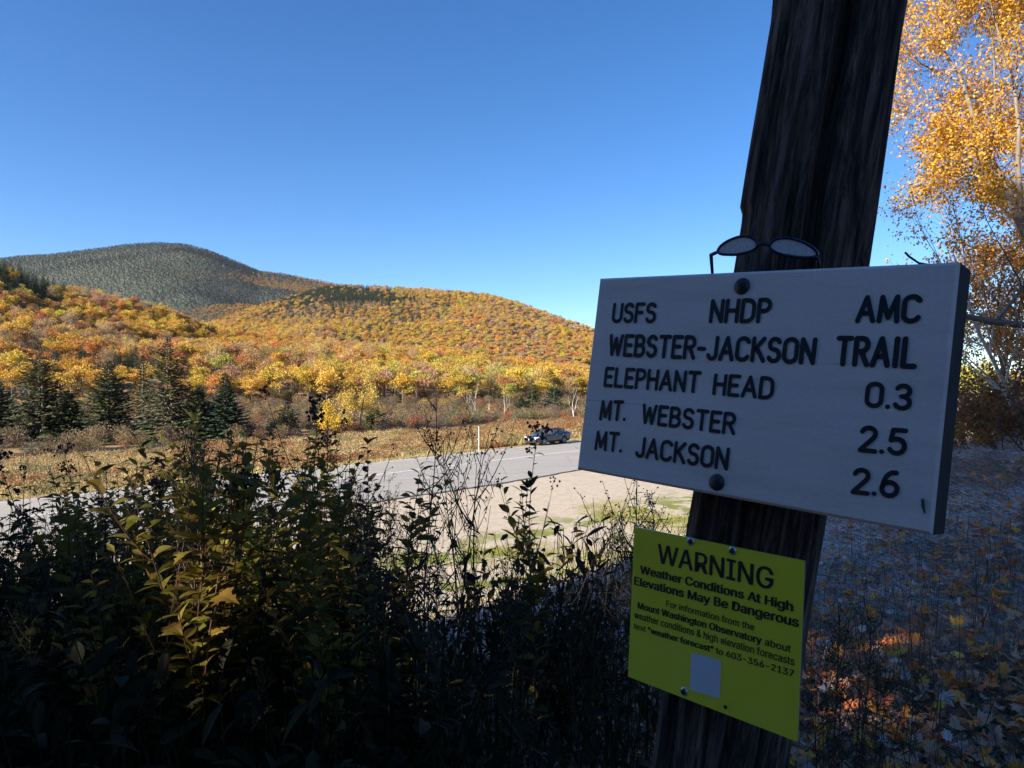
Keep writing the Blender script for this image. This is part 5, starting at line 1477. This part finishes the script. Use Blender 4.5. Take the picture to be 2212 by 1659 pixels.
for i in one:
    o = thing('fallen_leaf', ('small ' if sc_[i] < .85 else 'large ' if sc_[i] > 1.1 else '') + LC[ci[i]][1] + ' maple leaf ' + ('face down ' if flip[i] else '') + ('at the foot of the post' if PX[i] < 1850 else 'right of the yellow sign' if PX[i] < 1970 else 'in the bank middle' if PX[i] < 2090 else 'at the bank edge') + (', nearest row' if Y[i] < 3.0 else ', further back' if Y[i] < 3.8 else ', far back'), 'leaf', (X[i], Y[i], Z[i]), group=LC[ci[i]][1] + ' fallen leaves on the bank', me=ML[int(rgq.integers(0, 8))])
    o.rotation_euler = tuple(float(v) for v in rot[i]); s_ = float(sc_[i]); o.scale = (s_, s_, s_); o['tint'] = [float(v) for v in cols[i]]
scatter('leaf_litter', ML, np.stack([X, Y, Z], 1)[rest], rot[rest], sc_[rest], cols[rest], rgq.integers(0, 8, len(rest)), label='scattered fallen maple leaves further along the bank', category='leaves')
n = 9000; Y = 1.8 + 12 * rgq.random(n) ** 1.2; X = Y * rgq.uniform(-.05, .78, n)
scatter('leaf_litter', ML, np.stack([X, Y, height(X, Y) + .04], 1), np.stack([rgq.normal(size=n) * .5, rgq.normal(size=n) * .5, rgq.uniform(0, 6.28, n)], 1), rgq.uniform(.4, .95, n), np.where(rgq.random((n, 1)) < .3, np.array([[.66, .44, .38]]), np.array([[.58, .27, .18]])) * rgq.uniform(.5, 1.5, (n, 1)), rgq.integers(0, 8, n), label='small dull brown leaf scraps matted into the bank', category='leaves')

# ------------------------------------------------------------------ yellow birch and rust coloured trees on the right
def big_tree(name, label, base, h, seed, leafn, ls, tint, barkm, depth=4, lean=(0, 0, 1), r0=.13, spread=.8, ratio=.63, kids=(3, 4), zlow=0, up=.12, tip=1.0, trunks=1, rmax=2.6):
    rg = np.random.default_rng(seed); segs, ends = [], []
    for q in range(trunks):
        ln = np.array(lean) + (rdir(1, rg)[0] * .28 if trunks > 1 else 0); grow((q * .12, 0, -.1), ln, h * .40, r0, depth, rg, segs, ends, kids, spread, up, .10, ratio)
    cx_ = np.array([lean[0] * h * .4, 0])
    ok = lambda P_: np.hypot(*(P_[:, :2].mean(0) - cx_)) < rmax * (1 - .25 * np.clip(P_[:, 2].mean() / h - .6, 0, 1))
    segs = [s_ for s_ in segs if ok(s_[0])]; ends = [e_ for e_ in ends if ok(e_)]
    t = thing(name, label, 'tree', base)
    ob('trunk', limbs('trunk', [s_ for s_ in segs if s_[2] == depth], barkm, (3, 3, 4, 6, 10, 10)), t)
    ob('branches', limbs('branches', [s_ for s_ in segs if 0 < s_[2] < depth], barkm), t)
    ob('twigs', limbs('twigs', [s_ for s_ in segs if s_[2] == 0], M['bark_dark']), t)
    E_ = np.vstack(ends); E_ = E_[E_[:, 2] > zlow]; i = rg.integers(0, len(E_), leafn); P = E_[i] + rg.normal(size=(leafn, 3)) * ls * tip
    d = rdir(leafn, rg) * .9 + [0, 0, -.5]
    V1, F1 = kites(P, d, rdir(leafn, rg), ls * rg.uniform(.65, 1.35, leafn), ls * .62, .14)
    c = ob('crown', mesh('crown', V1, F1, M['birch_leaf']), t); c['tint'] = tint
    return t
P = at(2345, 1000, 11.5); big_tree('birch_tree', 'large golden yellow birch filling the upper right beside the post', (P[0], P[1], hz(P[0], P[1])), 9.8, 31, 64000, .056, (.66, .38, .05), M['bark'], 5, (-.12, 0, 1), .15, .85, .66, (3, 4), 1.2, rmax=3.3, tip=1.8)
P = at(2225, 960, 12.3); big_tree('birch_tree', 'white stemmed birch leaning across the rust leaves beyond the sign', (P[0], P[1], hz(P[0], P[1])), 5.0, 34, 900, .06, (.5, .26, .05), M['birch_bark'], 3, (-.5, .05, 1), .05, .7, .7, (3, 4), .8, trunks=3)
P = at(2160, 930, 15.0); big_tree('beech_tree', 'rust leaved young beech crowded behind the golden birch', (P[0], P[1], hz(P[0], P[1])), 5.6, 33, 13000, .068, (.56, .30, .07), M['bark'], 4, (-.1, 0, 1), .08, .9, .68, (3, 4), .6)
P = at(2330, 930, 14.0); big_tree('beech_tree', 'dense rust brown beech at the edge under the golden birch', (P[0], P[1], hz(P[0], P[1])), 6.2, 37, 11000, .065, (.54, .31, .07), M['bark'], 4, (-.1, 0, 1), .08, .9, .68, (3, 4), .6)
for px, pyb, D, s_, c, lab in [(2170, 960, 12.5, 1.0, (.36, .18, .07), 'rust shrub at the top of the frosty bank'), (2100, 945, 14.5, .8, (.44, .26, .05), 'golden shrub between the trail sign and the rust shrubs'), (2240, 960, 11.5, 1.2, (.27, .14, .065), 'large dark brown shrub at the edge of the bank top'), (2060, 950, 15.5, .7, (.30, .15, .07), 'small rust shrub just beyond the trail sign'), (2130, 930, 17, 1.0, (.18, .10, .06), 'brown shrub behind the golden shrub'),
                               (2000, 940, 17, .9, (.25, .13, .06), 'brown shrub hidden behind the trail sign'), (2205, 930, 15, 1.3, (.24, .14, .06), 'tall brown shrub under the rust beech')]:
    P = at(px, pyb, D); b = MB(); rg = np.random.default_rng(int(px)); segs, ends = [], []
    for q in range(9):
        a = rg.uniform(0, 6.28); grow((math.cos(a) * .1, math.sin(a) * .1, 0), (math.cos(a) * .7, math.sin(a) * .7, 1), .62, .012, 2, rg, segs, ends, (2, 4), .7, .1, .12, .7)
    t = thing('shrub', lab, 'shrub', (P[0], P[1], hz(P[0], P[1])), 0, s_ * 1.0)
    ob('branches', limbs('branches', segs, M['bark_dark']), t); E_ = np.vstack(ends); i = rg.integers(0, len(E_), 2600); Pq = E_[i] + rg.normal(size=(2600, 3)) * .05
    c_ = ob('leaves', mesh('leaves', *kites(Pq, rdir(2600, rg), rdir(2600, rg), .06, .038, .1), M['birch_leaf']), t); c_['tint'] = c; c_['kind'] = 'stuff'
# yellow green trees glimpsed beyond the sign's right edge
for px, D, h, c, lab in [(2105, 135, 9, (.55, .50, .08), 'yellow green tree glimpsed right of the trail sign'), (2150, 150, 10, (.46, .42, .08), 'yellow tree with pale trunks behind the maroon car'), (2060, 150, 9, (.42, .42, .08), 'lime green tree behind the trail sign edge')]:
    P = at(px, 880, D); leafy_tree('aspen_tree', lab, (P[0], P[1], hz(P[0], P[1])), h, rng, int(px), c, 2600, .34, M['snag'], .6, (0, 0, 1), .12)

# ------------------------------------------------------------------ unseen trees behind and left of the photographer, placed to shade the bank
SH = [mesh('crown', *conifer(rgq, 10, 2.6, 30, 11, .05, 12, .34), M['needles']) for _ in range(2)]
SHT = trunk_mesh('trunk', 9.5, .2, M['bark_dark'], rgq, .1)
sd = -SUN_XY.normalized(); nd = Vector((-sd.y, sd.x))
for q_, dist, ztop in [(-9, 13, 15), (-6.5, 11, 14), (-4.0, 13, 15.5), (-1.8, 11, 14), (.2, 12, 14.5), (1.0, 12.5, 12), (7.0, 14, 15), (8.6, 14, 15), (10.6, 16, 12), (3.4, 12.5, 7.6), (5.0, 12.5, 7.5), (7.0, 19, 17.5), (-3, 19, 17), (-.8, 18, 17), (10, 20, 17), (-7, 20, 17), (12.2, 15, 8.5)]:
    x = -sd.x * dist + nd.x * q_; y = -sd.y * dist + nd.y * q_
    h = ztop - hz(x, y)
    t = thing('spruce_tree', 'tall dark spruce in the wood behind the viewpoint', 'tree', (x, y, hz(x, y)), q_, h / 10, 'unseen shade spruces behind the viewpoint')
    c = ob('crown', SH[int(rgq.integers(0, 2))], t); c['tint'] = (.05, .075, .035); ob('trunk', SHT, t)

# unseen maples added to block the sun, crowns set to leave a gap
HM = mesh('crown', *crown(rgq, 5200, 2.9, 2.9, 0, 30, .36), M['crown']); HT = trunk_mesh('trunk', 12.5, .19, M['bark_dark'], rgq, .3, 4)
for q_, dist, zc in [(2.3, 12.5, 10.3), (3.9, 12.5, 10.95), (5.5, 12.5, 10.9), (3.1, 11.5, 11.0), (3.9, 10.6, 11.0), (3.3, 13.5, 11.2), (4.7, 11.5, 10.8), (7.3, 12.5, 11.6), (8.9, 12.5, 11.6), (10.5, 13, 11), (2.8, 14.5, 14.4), (4.4, 14.5, 14.4), (6.0, 14.5, 14.8), (7.6, 14.5, 15), (9.2, 14.5, 15), (3.6, 17.5, 15), (5.2, 17.5, 16.5), (3.3, 12.5, 4.1), (5.0, 12.8, 4.1), (6.8, 17.5, 17), (8.4, 17.5, 17)]:
    x = -sd.x * dist + nd.x * q_; y = -sd.y * dist + nd.y * q_; g_ = hz(x, y)
    t = thing('maple_tree', 'tall high crowned maple in the wood beside the viewpoint', 'tree', (x, y, g_), q_, 1, 'unseen shade maples beside the viewpoint')
    c = ob('crown', HM, t); c.location = (0, 0, zc - g_); c['tint'] = (.30, .18, .04)
    o = ob('trunk', HT, t); o.scale = (1, 1, (zc - g_) / 12.5)

# ------------------------------------------------------------------ the air between here and the mountain
b = MB(); b.box((0, 1700, 150), (3300, 2100, 430))
hm = bpy.data.materials.new('air'); hm.use_nodes = True; hn = hm.node_tree; hn.nodes.remove(hn.nodes['Principled BSDF'])
pv = hn.nodes.new('ShaderNodeVolumePrincipled'); pv.inputs['Color'].default_value = (.80, .88, 1, 1); pv.inputs['Density'].default_value = 2.2e-5; pv.inputs['Anisotropy'].default_value = .2
hn.links.new(pv.outputs[0], hn.nodes['Material Output'].inputs['Volume'])
ob('haze', b.mesh('haze', hm), kind='stuff', label='faint bluish air softening the distant mountain', category='haze')
